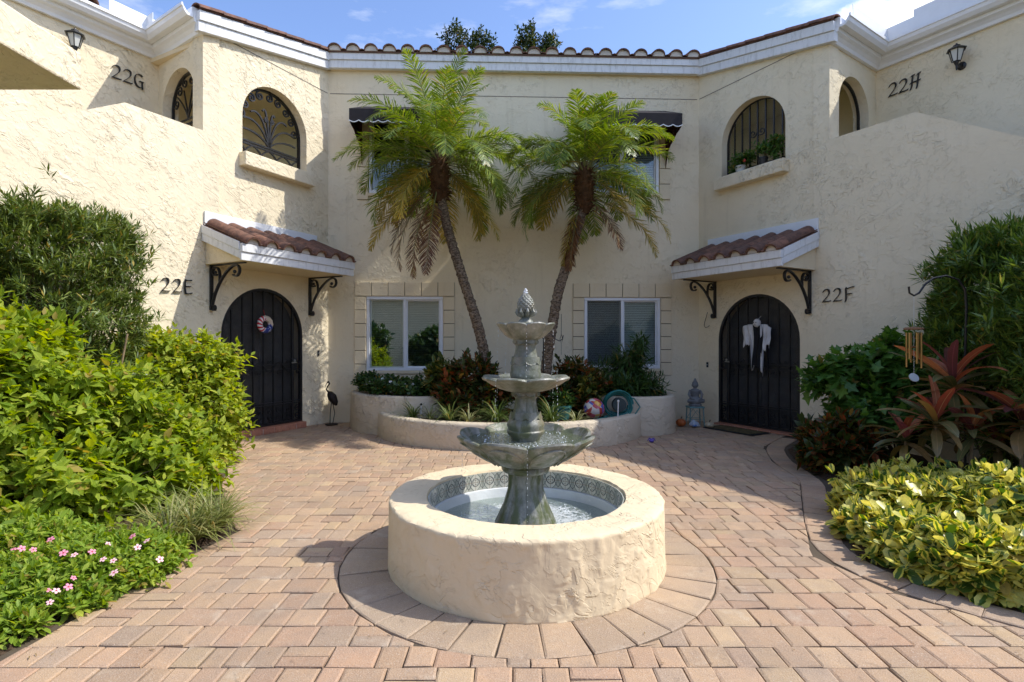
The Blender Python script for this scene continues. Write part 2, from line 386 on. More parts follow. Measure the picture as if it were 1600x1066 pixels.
# ---- eave over the back wall: two-board fascia, soffit, barrel tiles with mortar stops
roof = MB()
roof.prism([BW(-.12, .16, 6.33), BW(BWL+.12, .16, 6.33), BW(BWL+1.5, -5.0, 7.45), BW(-1.5, -5.0, 7.45)], (0, 0, -.03))
roof = roof.build('roof', M_TERRA, B)
mb = MB(); mb.box(BW, .02, BWL-.02, .05, .12, 6.06, 6.19); mb.build('fascia_board', M_BOARD, B, bevel=.004)
mb = MB(); mb.box(BW, -.02, BWL+.02, .05, .145, 6.193, 6.325); mb.build('fascia_board', M_BOARD, B, bevel=.004)
mb = MB(); mb.box(BW, .05, BWL-.05, 0.002, .05, 6.06, 6.10); mb.build('eave_soffit', M_ST2, B)
def barrel(r, th, L, n=8, taper=.9):
    """one clay barrel tile, axis along +y, ridge up, origin at its lower front"""
    vs = []; fs = []
    for j, (y, q) in enumerate(((0, 1.), (L, taper))):
        for k in range(n+1):
            g = PI*k/n; vs.append((math.cos(g)*r*q, y, math.sin(g)*r*q*.72))
        for k in range(n+1):
            g = PI*k/n; vs.append((math.cos(g)*(r*q-th), y, math.sin(g)*(r*q*.72-th)))
    m = n+1
    for k in range(n):
        fs += [(k, k+1, 2*m+k+1, 2*m+k), (m+k+1, m+k, 3*m+k, 3*m+k+1), (k, m+k, m+k+1, k+1)]
        fs += [(2*m+k, 2*m+k+1, 3*m+k+1, 3*m+k)]
    fs += [(0, 2*m, 3*m, m), (n, m+n, 3*m+n, 2*m+n)]
    return vs, fs
def pan(r, w, th, L, n=4):   # S-tile: crest plus flat-ish trough
    vs = []; prof = [(-w*.5, .012)]+[(math.cos(PI-PI*k/8)*r, math.sin(PI*k/8)*r*.85+.0) for k in range(9)]+[(w*.5, .012), (w*.5, .012-th)]
    prof += [(math.cos(PI*k/8)*(r-th), math.sin(PI*k/8)*(r-th)*.85-th) for k in range(9)]+[(-w*.5, .012-th)]
    nn = len(prof)
    for y in (0, L): vs += [(x, y, z) for x, z in prof]
    fs = [(k, (k+1) % nn, nn+(k+1) % nn, nn+k) for k in range(nn)]
    # end ring quads
    h = nn//2
    for k in range(h-1+0):
        fs.append((k, nn-1-k, nn-2-k, k+1)); fs.append((nn+k, nn+k+1, 2*nn-2-k, 2*nn-1-k))
    return vs, fs
def tile_obj(name, vf, m, parent, M, smooth=True):
    me = bpy.data.meshes.new(name); me.from_pydata(vf[0], [], vf[1]); me.materials.append(m)
    if smooth: me.polygons.foreach_set('use_smooth', [True]*len(me.polygons)); me.set_sharp_from_angle(angle=math.radians(50))
    return link_mesh(name, me, parent, M)
pitch = math.radians(13)
NT = 21; wT = BWL/NT
t0 = None; ridge = MB()
for i in range(NT):
    for j in range(2):
        u = (i+.5)*wT+random.uniform(-.004, .004); M = BW.mat(u, .19-j*.30*math.cos(pitch), 6.345+j*.30*math.sin(pitch)+j*.004) @ Matrix.Rotation(pitch+.02+random.uniform(-.01, .01), 4, 'X')
        if t0 is None: t0 = tile_obj('roof_tile', pan(wT*.37, wT*.99, .013, .36), M_TERRA, roof, M)
        else: dup(t0, roof, M)
for i in range(NT):
    u = (i+.5)*wT; n = 8; r = wT*.345; mb = MB()
    mb.prism([BW(u+math.cos(PI*k/n)*r, .158, 6.327+math.sin(PI*k/n)*r*.86) for k in range(n+1)], tuple(BW.N.to_3d()*.02)); mb.build('mortar_stop', M_MORTAR, roof)

# ---- raked eaves over the bays, gutters over the returns and set-back walls
for F, s, uP in ((LB, -1, 2.241), (RB, 1, 2.299)):
    U = lambda x: x*s
    zr = lambda a: 6.06-a*(.50/2.25)          # underside of the rake at distance a from the inner corner
    for v1, z0, z1 in ((.09, 0, .135), (.115, .138, .27)):
        mb = MB(); a0, a1 = (.03, uP+.12)
        mb.prism([F(U(a0), .003, zr(a0)+z0), F(U(a1), .003, zr(a1)+z0), F(U(a1), .003, zr(a1)+z1), F(U(a0), .003, zr(a0)+z1)], tuple(F.N.to_3d()*v1))
        mb.build('rake_board', M_BOARD, B, bevel=.004)
    mb = MB(); a0, a1 = -.1, uP+.1
    mb.prism([F(U(a0), .12, zr(a0)+.28), F(U(a1), .12, zr(a1)+.28), F(U(a1), -2.6, zr(a1)+.28), F(U(a0), -2.6, zr(a0)+.28)], (0, 0, .03))
    r2 = mb.build('roof', M_TERRA, B)
    t1 = None; sl = math.atan(.5/2.25)
    for i in range(7):
        a = uP+.14-i*.345
        # axis along the rake, climbing towards the inner corner
        Md = F.U.to_3d()*(-s); Y = (Md*math.cos(sl)+Vector((0, 0, 1))*math.sin(sl)); X = Y.cross(Vector((0, 0, 1))).normalized(); Z = X.cross(Y)
        if X.dot(F.N.to_3d()) < 0: pass
        p = F(U(a), .06, zr(a)+.275+.012)
        Mx = Matrix(((X.x, Y.x, Z.x, p.x), (X.y, Y.y, Z.y, p.y), (X.z, Y.z, Z.z, p.z), (0, 0, 0, 1))) @ Matrix.Rotation(.045, 4, 'X')
        if t1 is None: t1 = tile_obj('rake_tile', barrel(.10, .016, .40), M_TERRA, r2, Mx)
        else: dup(t1, r2, Mx)
def sweep(path, prof, name, m, parent, bevel=0):
    """path: list of 2D points; prof: (outward, z); outward = right-hand side of travel"""
    P = [Vector(p) for p in path]; n = len(P); k = len(prof); vs = []
    for i in range(n):
        d0 = (P[i]-P[i-1]).normalized() if i else (P[1]-P[0]).normalized()
        d1 = (P[i+1]-P[i]).normalized() if i < n-1 else d0
        n0 = Vector((d0.y, -d0.x)); n1 = Vector((d1.y, -d1.x)); mt = (n0+n1).normalized(); q = 1/max(.3, mt.dot(n0))
        vs += [(P[i].x+mt.x*o*q, P[i].y+mt.y*o*q, z) for o, z in prof]
    fs = [(i*k+j, i*k+(j+1) % k, (i+1)*k+(j+1) % k, (i+1)*k+j) for i in range(n-1) for j in range(k)]+[tuple(range(k)), tuple(range((n-1)*k, n*k))[::-1]]
    return MB().add(vs, fs).build(name, m, parent, bevel=bevel)
Lp = [LG(-6.4, 0, 0).to_2d(), LG(0, 0, 0).to_2d(), LR(.06, 0, 0).to_2d()]
Rp = [RR(-.06, 0, 0).to_2d(), RR(1.434, 0, 0).to_2d(), RH(6.7, 0, 0).to_2d()]
crown = [(.003, 5.56), (.05, 5.56), (.065, 5.60), (.10, 5.635), (.14, 5.66), (.15, 5.70), (.15, 5.72), (.003, 5.72)]
gut = [(.155, 5.70), (.23, 5.70), (.27, 5.745), (.285, 5.79), (.30, 5.795), (.30, 5.835), (.285, 5.835), (.275, 5.80), (.22, 5.73), (.17, 5.73), (.17, 5.835), (.155, 5.835)]
for path in (Lp, Rp):
    sweep(path, crown, 'crown_molding', M_FRAMEW, B); sweep(path, gut, 'gutter', M_FRAMEW, B)
    sweep(path, [(.003, 5.722), (.153, 5.722), (.153, 5.84), (.003, 5.84)], 'eave_board', M_FRAMEW, B)
# splash guards standing in the gutter valleys and the roof planes above
for F, a0, a1 in ((LG, -.75, -.02), (LR, -1.12, -.85), (RH, .06, .62), (RR, .10, 1.25), (RH, .62, 5.2)):
    mb = MB(); mb.box(F, a0, a1, .255, .262, 5.8, 6.02 if a1-a0 < 2 else 6.12); mb.build('splash_guard', M_FRAMEW, B)
for F, a0, a1 in ((LG, -6.4, -.1), (RH, .1, 6.7)):
    mb = MB(); mb.prism([F(a0, .14, 5.84), F(a1, .14, 5.84), F(a1, -4.5, 6.95), F(a0, -4.5, 6.95)], (0, 0, .03)); r3 = mb.build('roof', M_TERRA, B)
    n = 18; t2 = None
    for i in range(n):
        a = a0+(a1-a0)*(i+.5)/n
        if F is LG and a > -.9: continue
        if F is RH and a < 5.2: continue
        Mx = F.mat(a, .22, 5.87) @ Matrix.Rotation(pitch, 4, 'X')
        if t2 is None: t2 = tile_obj('roof_tile', pan(.13, .345, .014, .38), M_TERRA, r3, Mx)
        else: dup(t2, r3, Mx)

# ---- windows in the back wall
def window(w, mode):
    u0, u1, z0, z1 = w
    rt = MB(); ft, fd = .05, .07
    for a, b, c, d in ((u0, u1, z0, z0+ft), (u0, u1, z1-ft, z1), (u0, u0+ft, z0+ft+.002, z1-ft-.002), (u1-ft, u1, z0+ft+.002, z1-ft-.002)):
        rt.box(BW, a, b, -fd, -.0+.012, c, d)
    um = (u0+u1)/2
    W = rt.build('window', M_FRAMEW, B, bevel=.004)
    mb = MB(); mb.box(BW, um-.022, um+.022, -.055, .005, z0+ft, z1-ft)
    for a in (u0+ft, um+.022):     # sash rails
        b = a+(um-.022-u0-ft); i = .024; dd = -.045 if a < um-.1 else -.03
        for q in ((a, b, z0+ft, z0+ft+i), (a, b, z1-ft-i, z1-ft), (a, a+i, z0+ft+i+.001, z1-ft-i-.001), (b-i, b, z0+ft+i+.001, z1-ft-i-.001)): mb.box(BW, q[0], q[1], dd-.02, dd, q[2], q[3])
    mb.build('sash', M_FRAMEW, W)
    for a, b in ((u0+ft, um-.022), (um+.022, u1-ft)):
        mb = MB(); mb.box(BW, a, b, -.046, -.041, z0+ft, z1-ft); mb.build('pane', M_GLASS if mode == 'open' and z0 < 2 else M_GLASS2, W)
    if mode == 'closed': mb = MB(); mb.box(BW, u0+ft, um-.022, -.026, -.024, z0+ft, z1-ft); mb.build('insect_or_shade_panel', M_SCREEN2, W)
    mb = MB(); n = int((z1-z0-.1)/.031)
    for i in range(n):
        z = z0+.06+i*.031; tilt = .0125 if mode == 'closed' else .003
        for a, b in ((u0+.055, um-.005), (um+.005, u1-.055)):
            tl = tilt if not (mode == 'half' and a < um-.1) else .004
            mb.prism([BW(a, -.072, z-tl), BW(b, -.072, z-tl), BW(b, -.092, z+tl), BW(a, -.092, z+tl)], (0, 0, .0015))
    mb.build('blind', M_BLIND if mode == 'closed' else M_BLIND2, W, kind='stuff')
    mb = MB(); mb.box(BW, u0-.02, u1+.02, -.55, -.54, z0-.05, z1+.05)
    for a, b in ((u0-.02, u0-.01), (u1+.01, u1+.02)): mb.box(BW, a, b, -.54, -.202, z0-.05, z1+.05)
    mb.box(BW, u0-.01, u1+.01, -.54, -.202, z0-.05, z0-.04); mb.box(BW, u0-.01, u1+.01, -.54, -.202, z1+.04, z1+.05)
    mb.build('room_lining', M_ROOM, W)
    mb = MB(); mb.box(BW, u0-.03, u1+.03, .0, .035, z0-.055, z0-.004); mb.build('window_sill', M_ST2, B, bevel=.008)
for w, m in zip(wins, ('open', 'closed', 'open', 'closed')): window(w, m)
# raised stucco blocks round the windows (joints left open between them)
def blocks(w, top=True):
    u0, u1, z0, z1 = w; jw, g = .19, .012
    H = (z1-z0)+.12; n = 6 if top else 5; h = H/n; d = .03; mb = MB()
    for a in (u0-jw-.012, u1+.012): mb.box(BW, a, a+jw, .001, .008, z0-.12, z1)
    if top: mb.box(BW, u0-jw-.012, u1+jw+.012, .001, .008, z1+.012, z1+.25)
    mb.build('block_joint', M_SHADOWGAP, B)
    for a in (u0-jw-.012, u1+.012):
        for i in range(n):
            mb = MB(); z = z0-.12+i*h; mb.box(BW, a, a+jw, .009, d, z+g/2, z+h-g/2); mb.build('surround_block', M_ST2, B, bevel=.004)
    if top:
        m = 6; W_ = (u1-u0+2*jw+.024)/(m); hh = .25
        for i in range(m):
            mb = MB(); a = u0-jw-.012+i*W_; mb.box(BW, a+g/2, a+W_-g/2, .009, d, z1+.012, z1+hh); mb.build('surround_block', M_ST2, B, bevel=.004)
for i, w in enumerate(wins): blocks(w, i < 2)
# ---- fabric awnings over the upper windows
def m_awn():
    t = Mt('burgundy_awning_canvas', .85, .15); p = t.pos(); t.color(t.mix(t.ramp(t.noise(p, 9, 3), .3, .7), (.055, .014, .014), (.09, .03, .026))); return t.m
M_AWN = m_awn(); M_AWNT = m_simple('dark_awning_top', (.035, .03, .032), .8, .2)
for w, s in ((wins[2], 0), (wins[3], 1)):
    u0, u1 = w[0]-.12, w[1]+.10; pj = .86; zt, zf, zb = 5.44, 5.05, 4.87
    if s: u0 -= .0; u1 = w[1]+.12
    o = thing('awning', BW((u0+u1)/2, 0, zb), 'burgundy fabric awning over the upper %s window, half hidden by palm fronds' % ('left' if not s else 'right'), 'awning', 'awnings over the upper windows')
    mb = MB(); mb.prism([BW(u0, .022, zt), BW(u1, .022, zt), BW(u1, pj, zf), BW(u0, pj, zf)], (0, 0, .006)); mb.build('canopy_cloth', M_AWNT, o)
    for side in (u0, u1-.006):
        n = 6; low = [(pj-i*(pj-.03)/n, zb-(.22 if i in (n,) else .02*(i % 2))-(.0+.22*(i/n)**1.5)) for i in range(n+1)]
        mb = MB(); mb.prism([BW(side, v, z) for v, z in [(.03, zt-.01), (pj, zf-.01)]+low[0:]], tuple(BW.U.to_3d()*.006)); mb.build('side_flap', M_AWN, o)
    n = 10; val = MB(); trim = MB()
    for i in range(n):
        a = u0+(u1-u0)*i/n; b = u0+(u1-u0)*(i+1)/n; pts = [BW(a, pj, zf), BW(b, pj, zf)]+[BW(b+(a-b)*k/6, pj, zb-.03*math.sin(PI*k/6)) for k in range(7)]
        val.prism(pts, tuple(BW.N.to_3d()*.004))
        trim.tube([BW(b+(a-b)*k/6, pj+.006, zb-.03*math.sin(PI*k/6)) for k in range(7)], .009, 4)
    val.build('valance', M_AWNT, o); trim.build('valance_trim', M_FRAMEW, o)
    for a in (u0+.01, u1-.01): mb = MB(); mb.tube([BW(a, .03, zb), BW(a, pj-.01, zb+.03)], .01, 5); mb.build('awning_arm', M_IRON, o)

# ---- arched sills, grilles
def spiral(F, v, cu, cz, r0, turns, a0, sgn=1, n=26, rend=.15):
    pts = []
    for i in range(n):
        f = i/(n-1); r = r0*(1-(1-rend)*f); g = a0+sgn*2*PI*turns*f; pts.append(F(cu+r*math.cos(g), v, cz+r*math.sin(g)))
    return pts
def bez(p0, p1, p2, p3, n=14):
    o = []
    for i in range(n+1):
        t = i/n; s = 1-t; o.append(tuple(s**3*a+3*s*s*t*b+3*s*t*t*c+t**3*d for a, b, c, d in zip(p0, p1, p2, p3)))
    return o
for F, w, zz in ((LB, LW, SILLZ), (RB, RW, SILLZ-.01)):
    mb = MB(); mb.box(F, w[0]-.055, w[1]+.06, -.12, .15, zz-.20, zz+.0); mb.build('window_sill', M_ST, B, bevel=.012)
def arch_pts(F, v, u0, u1, z0, zs, n=28):
    c = (u0+u1)/2; r = (u1-u0)/2
    return [F(u1, v, z0)]+[F(c+r*math.cos(PI*i/n), v, zs+r*math.sin(PI*i/n)) for i in range(n+1)]+[F(u0, v, z0)]
def grille_left():
    F = LB; u0, u1 = LW; v = -.17; z0 = SILLZ; c = (u0+u1)/2; r = (u1-u0)/2
    mb = MB(); N3 = tuple(F.N)+(0,)
    mb.ribbon(arch_pts(F, v, u0+.012, u1-.012, z0, SPR), N3, .05, .035)
    G = mb.build('window_grille', M_IRON, B)
    for z in (z0+.02, z0+.235, z0+.275):
        mb = MB(); mb.ribbon([F(u0+.01, v, z), F(u1-.01, v, z)], N3, .03, .026); mb.build('crossbar', M_IRON, G)
    P = lambda u, z: F(c+u, v, z)
    base = z0+.28
    for k, (eu, ez, b) in enumerate(((-.50, .20, .10), (-.46, .40, .16), (-.33, .56, .2), (-.12, .66, .1), (.10, .62, -.1), (.33, .56, -.2), (.46, .40, -.16), (.50, .20, -.10))):
        pts = bez((0, base), (eu*.15, base+ez*.55), (eu*.55+b*.1, base+ez*1.02), (eu, base+ez*.82))
        mb = MB(); mb.ribbon([P(a, z) for a, z in pts], N3, .026, .024)
        mb.build('scroll', M_IRON, G)
    for k in range(9):
        g = PI*(k+.5)/9; cu = (r-.10)*math.cos(g); cz = SPR+(r-.10)*math.sin(g)
        mb = MB(); mb.ribbon(spiral(F, v, c+cu, cz, .068, 1.5, g, 1 if k % 2 else -1), N3, .026, .020); mb.build('scroll', M_IRON, G)
    for s in (-1, 1):
        mb = MB(); mb.ribbon(spiral(F, v, c+s*.045, base+.42, .042, 1.4, PI/2 if s > 0 else PI/2, -s), N3, .026, .020); mb.build('scroll', M_IRON, G)
    for k in range(4):
        cu = -.42+k*.28
        mb = MB()
        for s in (-1, 1):
            pts = bez((cu-.13, z0+.03 if s > 0 else z0+.22), (cu-.04, z0+.03 if s > 0 else z0+.22), (cu+.04, z0+.22 if s > 0 else z0+.03), (cu+.13, z0+.22 if s > 0 else z0+.03))
            mb.ribbon([P(a, z) for a, z in pts], N3, .026, .020)
        mb.ball(P(cu, z0+.125), .02, 8); mb.build('scroll', M_IRON, G)
grille_left()
def grille_right():
    F = RB; u0, u1 = RW; v = -.15; z0 = SILLZ; c = (u0+u1)/2; r = (u1-u0)/2; N3 = tuple(F.N)+(0,)
    mb = MB(); mb.ribbon(arch_pts(F, v, u0+.012, u1-.012, z0, SPR), N3, .035, .022); G = mb.build('window_grille', M_IRON, B)
    for k in range(7):
        u = u0+(u1-u0)*(k+1)/8; zt = SPR+math.sqrt(max(0, r*r-(u-c)**2))-.01
        mb = MB(); mb.ribbon([F(u, v, z0), F(u, v, zt)], N3, .02, .019); mb.build('bar', M_IRON, G)
    for s in (-1, 1):
        mb = MB(); mb.ribbon(spiral(F, v+.012, c+s*.078, z0+.62, .068, 1.4, 0 if s < 0 else PI, s), N3, .016, .014); mb.build('scroll', M_IRON, G)
    for z in (z0+.10, z0+.30):
        mb = MB(); mb.ribbon([F(u0, v, z), F(u1, v, z)], N3, .018, .014); mb.build('crossbar', M_IRON, G)
    mb = MB(); n = 24; pts = [F(u1, -.19, z0)]+[F(c+r*math.cos(PI*i/n), -.19, SPR+r*math.sin(PI*i/n)) for i in range(n+1)]+[F(u0, -.19, z0)]
    mb.prism(pts, tuple(F.N.to_3d()*-.003)); mb.build('insect_or_shade_panel', M_SCREEN, G)  # dark see-through panel added to deepen the shade behind this grille
grille_right()
# gates in the two return arches (seen edge on, above the parapets)
for F, a, b in ((LR, -1.163, -.226), (RR, .27, 1.20)):
    N3 = tuple(F.N)+(0,); v = -.14; c = (a+b)/2; r = (b-a)/2
    mb = MB(); mb.ribbon(arch_pts(F, v, a+.015, b-.015, 3.05, 4.82), N3, .035, .03); G = mb.build('arch_gate', M_IRON, B)
    if F is LR:
        for z in (4.1, 4.55, 4.62): 
            mb = MB(); mb.ribbon([F(a, v, z), F(b, v, z)], N3, .02, .02); mb.build('crossbar', M_IRON, G)
        for k in range(6):
            u = a+(b-a)*(k+.5)/6; mb = MB(); mb.ribbon([F(u, v, 3.05), F(u, v, 4.55)], N3, .016, .016); mb.build('bar', M_IRON, G)
        for k in range(6):
            g = PI*(k+.5)/6; mb = MB(); mb.ribbon(spiral(F, v, c+(r-.11)*math.cos(g), 4.82+(r-.11)*math.sin(g), .08, 1.4, g, 1 if k % 2 else -1), N3, .02, .014); mb.build('scroll', M_IRON, G)
        for e in (-.3, -.12, .12, .3):
            mb = MB(); mb.ribbon([F(c+u, v, z) for u, z in bez((0, 4.62), (e*.2, 4.8), (e, 5.0), (e*1.05, 4.95+.15*(1-abs(e)*2)))], N3, .02, .014); mb.build('scroll', M_IRON, G)

# ---- entrance gates
def gate(F, u0, u1, zs, zb, lock_side):
    c = (u0+u1)/2; r = (u1-u0)/2; N3 = tuple(F.N)+(0,); v = -.03
    mb = MB(); mb.ribbon(arch_pts(F, v, u0+.02, u1-.02, zb, zs), N3, .05, .04); mb.box(F, u0, u1, v-.025, v+.02, zb, zb+.035)
    G = mb.build('gate', M_IRON, B)
    n = 8
    for k in range(n-1):
        u = u0+(u1-u0)*(k+1)/n; zt = zs+math.sqrt(max(0, (r-.02)**2-(u-c)**2))
        main = (k == (n-2 if lock_side > 0 else 0))
        mb = MB(); q = .02 if main else .009
        mb.box(F, u-q, u+q, v-.012, v+.012, zb+.03, zt-.005); mb.build('bar', M_IRON, G)
    for z, h in ((zb+.30, .016), (zb+.34, .010), (1.02, .016), (1.0-.05, .010)):
        mb = MB(); mb.box(F, u0+.03, u1-.03, v-.01, v+.014, z, z+h); mb.build('rail', M_IRON, G)
    for k in range(n):                       # bottom band of C scrolls
        u = u0+(u1-u0)*(k+.5)/n
        mb = MB()
        for s in (-1, 1): mb.ribbon(spiral(F, v+.014, u+.0, zb+.165+s*.055, .052, 1.3, PI/2*s, s if k % 2 else -s), N3, .014, .011)
        mb.build('scroll', M_IRON, G)
    for k in range(0, n):                    # middle band
        u = u0+(u1-u0)*(k+.5)/n; mb = MB()
        mb.ribbon([F(a, v+.016, z) for a, z in bez((u-.085, 1.0), (u-.03, 1.10 if k % 2 else .90), (u+.03, 1.10 if k % 2 else .90), (u+.085, 1.0))], N3, .014, .012)
        mb.ribbon(spiral(F, v+.016, u, .90 if k % 2 else 1.07, .038, 1.2, 0, 1), N3, .012, .010); mb.build('scroll', M_IRON, G)
    ul_ = u0+(u1-u0)*((n-1)/n if lock_side > 0 else 1/n)
    mb = MB(); mb.box(F, ul_-.05, ul_+.05, v+.013, v+.05, .93, 1.12); mb.build('lock_box', M_IRON, G, bevel=.005)
    mb = MB(); mb.tube([F(ul_, v+.05, 1.06), F(ul_, v+.085, 1.06), F(ul_-lock_side*.085, v+.09, 1.055)], .011, 8); mb.tube([F(ul_, v+.05, 1.09), F(ul_, v+.06, 1.09)], .018, 10); mb.build('handle', m_steel, G)
    m = 26; pts = [F(u1, -.075, zb)]+[F(c+r*math.cos(PI*i/m), -.075, zs+r*math.sin(PI*i/m)) for i in range(m+1)]+[F(u0, -.075, zb)]
    mb = MB(); mb.prism(pts, tuple(F.N.to_3d()*-.004)); mb.build('insect_or_shade_panel', M_SCREEN, G)
    # the front door behind it: stiles, two panels
    pts = [p+F.N.to_3d()*-.13 for p in pts]; mb = MB(); mb.prism(pts, tuple(F.N.to_3d()*-.04)); D = mb.build('door', M_DARK, B)
    for a, b in ((u0+.12, c-.05), (c+.05, u1-.12)):
        for z0_, z1_ in ((zb+.15, zb+.8), (zb+.95, zb+1.55)):
            mb = MB(); mb.box(F, a, b, -.205, -.19, z0_, z1_); mb.build('door_panel', M_DARK, D, bevel=.01)
m_steel = m_simple('worn_steel', (.5, .5, .5), .3, .5, metal=1, var=.1)
gate(LB, LD[0], LD[1], 1.485, .10, 1); gate(RB, RD[0], RD[1], 1.42, .035, -1)
# tiled thresholds
for F, (a, b), h, vv in ((LB, LD, .095, .10), (RB, RD, .028, .12)):
    n = 7
    for k in range(n):
        x0 = a+(b-a)*k/n; x1 = a+(b-a)*(k+1)/n
        mb = MB(); mb.box(F, x0+.004, x1-.004, -.215, vv+random.uniform(-.003, .003), .0, h+random.uniform(-.002, .002)); mb.build('threshold_brick', M_BRICKSILL, B, bevel=.005)
    mb = MB(); mb.box(F, a+.002, b-.002, -.21, vv-.008, 0, h-.008); mb.build('threshold_mortar', M_MORTAR, B)

# ---- tiled canopies over the entrances, with iron brackets
def canopy(F, s, a0, a1, p, zw, zf):
    """distances a0<a1 from the inner corner; s=-1 for the left wall"""
    U = lambda x: x*s; lo, hi = sorted((U(a0), U(a1)))
    zs_ = zf-.215
    C = MB(); C.prism([F(lo+.05, .004, zs_), F(lo+.05, p-.06, zs_), F(lo+.05, p-.06, zf-.02), F(lo+.05, .004, zw-.03)], tuple(F.U.to_3d()*(hi-lo-.1)))
    C = C.build('canopy', M_ST2, B, label='sloping tiled canopy over the entrance gate')
    for z0, z1, o in ((0, .105, 0), (.108, .215, .02)):
        mb = MB(); mb.box(F, lo, hi, p-.055, p-.02+o, zs_+z0, zs_+z1); mb.build('fascia_board', M_BOARD, C, bevel=.003)
        for e0, e1 in ((lo-o*.5, lo+.045), (hi-.045, hi+o*.5)):
            mb = MB(); sl = (zw-zf)/(p)
            mb.prism([F(e0, .004, zw-.215+z0), F(e0, p-.058, zf-.215+z0+.058*sl), F(e0, p-.058, zf-.215+z1+.058*sl), F(e0, .004, zw-.215+z1)], tuple(F.U.to_3d()*(e1-e0))); mb.build('rake_board', M_BOARD, C, bevel=.003)
    mb = MB(); mb.box(F, lo+.03, hi-.03 if s < 0 else hi, .004, .03, zw-.01, zw+.19); mb.build('flashing', M_FRAMEW, C)
    mb = MB(); mb.prism([F(lo, .03, zw-.01), F(hi, .03, zw-.01), F(hi, p, zf+.002), F(lo, p, zf+.002)], (0, 0, .012)); mb.build('roof_deck', M_TERRA, C)
    n = 7; w = (hi-lo)/n; sl = math.atan((zw-zf)/p); L = .36; first = None; tt = 0
    for i in range(n):
        for j in range(3):
            d = p+.03-j*.285
            if j == 2: d = .30
            zz = zf+(p-d)*(zw-zf)/p+.022+j*.004
            Mx = F.mat(lo+w*(i+.5)+random.uniform(-.006, .006), d, zz) @ Matrix.Rotation(sl+random.uniform(.0, .03), 4, 'X') @ Matrix.Rotation(random.uniform(-.02, .02), 4, 'Z')
            Mx = Mx @ Matrix.Diagonal((1, 1 if j < 2 else .78, 1, 1))
            if first is None: first = tile_obj('roof_tile', pan(w*.36, w*.98, .014, L), M_TERRA, C, Mx)
            else: dup(first, C, Mx)
    for i in range(n):
        u = lo+w*(i+.5); q = 8; r = w*.33; mb = MB()
        mb.prism([F(u+math.cos(PI*k/q)*r, p-.018, zf+.004+math.sin(PI*k/q)*r*.86) for k in range(q+1)], tuple(F.N.to_3d()*.02)); mb.build('mortar_stop', M_MORTAR, C)
    for a in (a0+.17, a1-.13):
        u = U(a); b = MB(); W3 = tuple(F.U)+(0,)
        b.box(F, u-.022, u+.022, .004, .03, zs_-.62, zs_-.002)
        Bk = b.build('bracket', M_IRON, B)
        mb = MB(); mb.box(F, u-.02, u+.02, .032, p-.12, zs_-.02, zs_-.003); mb.build('bracket_arm', M_IRON, Bk)
        def S(pts, th=.022): return [F(u, v, z) for v, z in pts], th
        mb = MB()
        pts = bez((.035, zs_-.56), (.10, zs_-.33), (.28, zs_-.12), (.46, zs_-.045), 16); cx, cz = p-.33, 0
        pts += [( .53+.075*math.cos(g), zs_-.105+.075*math.sin(g)) for g in np.linspace(PI*.62, -PI*.75, 14)]
        mb.ribbon([F(u, v, z) for v, z in pts], W3, .04, .018); mb.ball(F(u, .505, zs_-.12), .026, 8); mb.build('scroll', M_IRON, Bk)
        mb = MB()
        pts = bez((.20, zs_-.25), (.21, zs_-.10), (.17, zs_-.03), (.10, zs_-.04), 8)+[(.10+.055*math.cos(g), zs_-.095+.055*math.sin(g)) for g in np.linspace(PI*.5, PI*1.75, 10)]
        mb.ribbon([F(u, v, z) for v, z in pts], W3, .04, .016); mb.ball(F(u, .105, zs_-.105), .022, 8); mb.build('scroll', M_IRON, Bk)
        mb = MB(); mb.ribbon([F(u, .045+.035*math.cos(g)+.02, zs_-.59+.035*math.sin(g)) for g in np.linspace(PI, -PI*.8, 14)], W3, .04, .014); mb.ball(F(u, .065, zs_-.59), .02, 8); mb.build('scroll', M_IRON, Bk)
canopy(LB, -1, .246, 2.26, .84, 2.975, 2.66)
canopy(RB, 1, .192, 2.153, .88, 2.96, 2.63)

# ---- the stucco slab that juts in at the top left, close to the camera
E = thing('entry_canopy_slab', (-4.6, 3.4, 3.48), 'thick cream stucco slab jutting into view at the upper left corner', 'canopy')
mb = MB(); mb.bbox(-6.6, -3.57, 1.2, 4.50, 3.48, 3.785); mb.build('slab', M_ST, E, bevel=.015)
mb = MB(); mb.bbox(-6.55, -6.2, 1.3, 1.6, 0, 3.478); mb.build('post', M_ST, E, bevel=.01)
# ================================================================ GROUND AND PAVING
def m_lawn():
    t = Mt('distant_lawn', .95, .1); p = t.pos(); t.color(t.mix(t.ramp(t.noise(p, 8, 4), .3, .7), (.05, .075, .02), (.09, .12, .035))); return t.m
mb = MB(); mb.add([(-400, -400, -.07), (400, -400, -.07), (400, 400, -.07), (-400, 400, -.07)], [(0, 1, 2, 3)]); mb.build('ground', m_lawn(), kind='structure')
FC = Vector((.09, 3.57)); RIN, ROUT, RRING, HB = .635, .878, 1.175, .408
LBED = [ground(*q) for q in ((360, 684), (366, 700), (345, 760), (368, 832), (255, 888), (150, 948), (0, 1032), (-260, 1180))]+[(-3.0, .6)]
RBED = [(4.9, .7)]+[ground(*q) for q in ((1900, 1030), (1600, 957), (1430, 912), (1325, 868), (1300, 800), (1288, 752), (1238, 722), (1222, 700), (1252, 683))]
def seg_near(p, poly):
    best = None
    for a, b in zip(poly, poly[1:]):
        a = Vector(a); b = Vector(b); d = b-a; t = max(0, min(1, (p-a).dot(d)/d.length_squared)); q = a+d*t; n = Vector((-d.y, d.x)).normalized()
        if best is None or (p-q).length < best[0]: best = ((p-q).length, q, n)
    return best
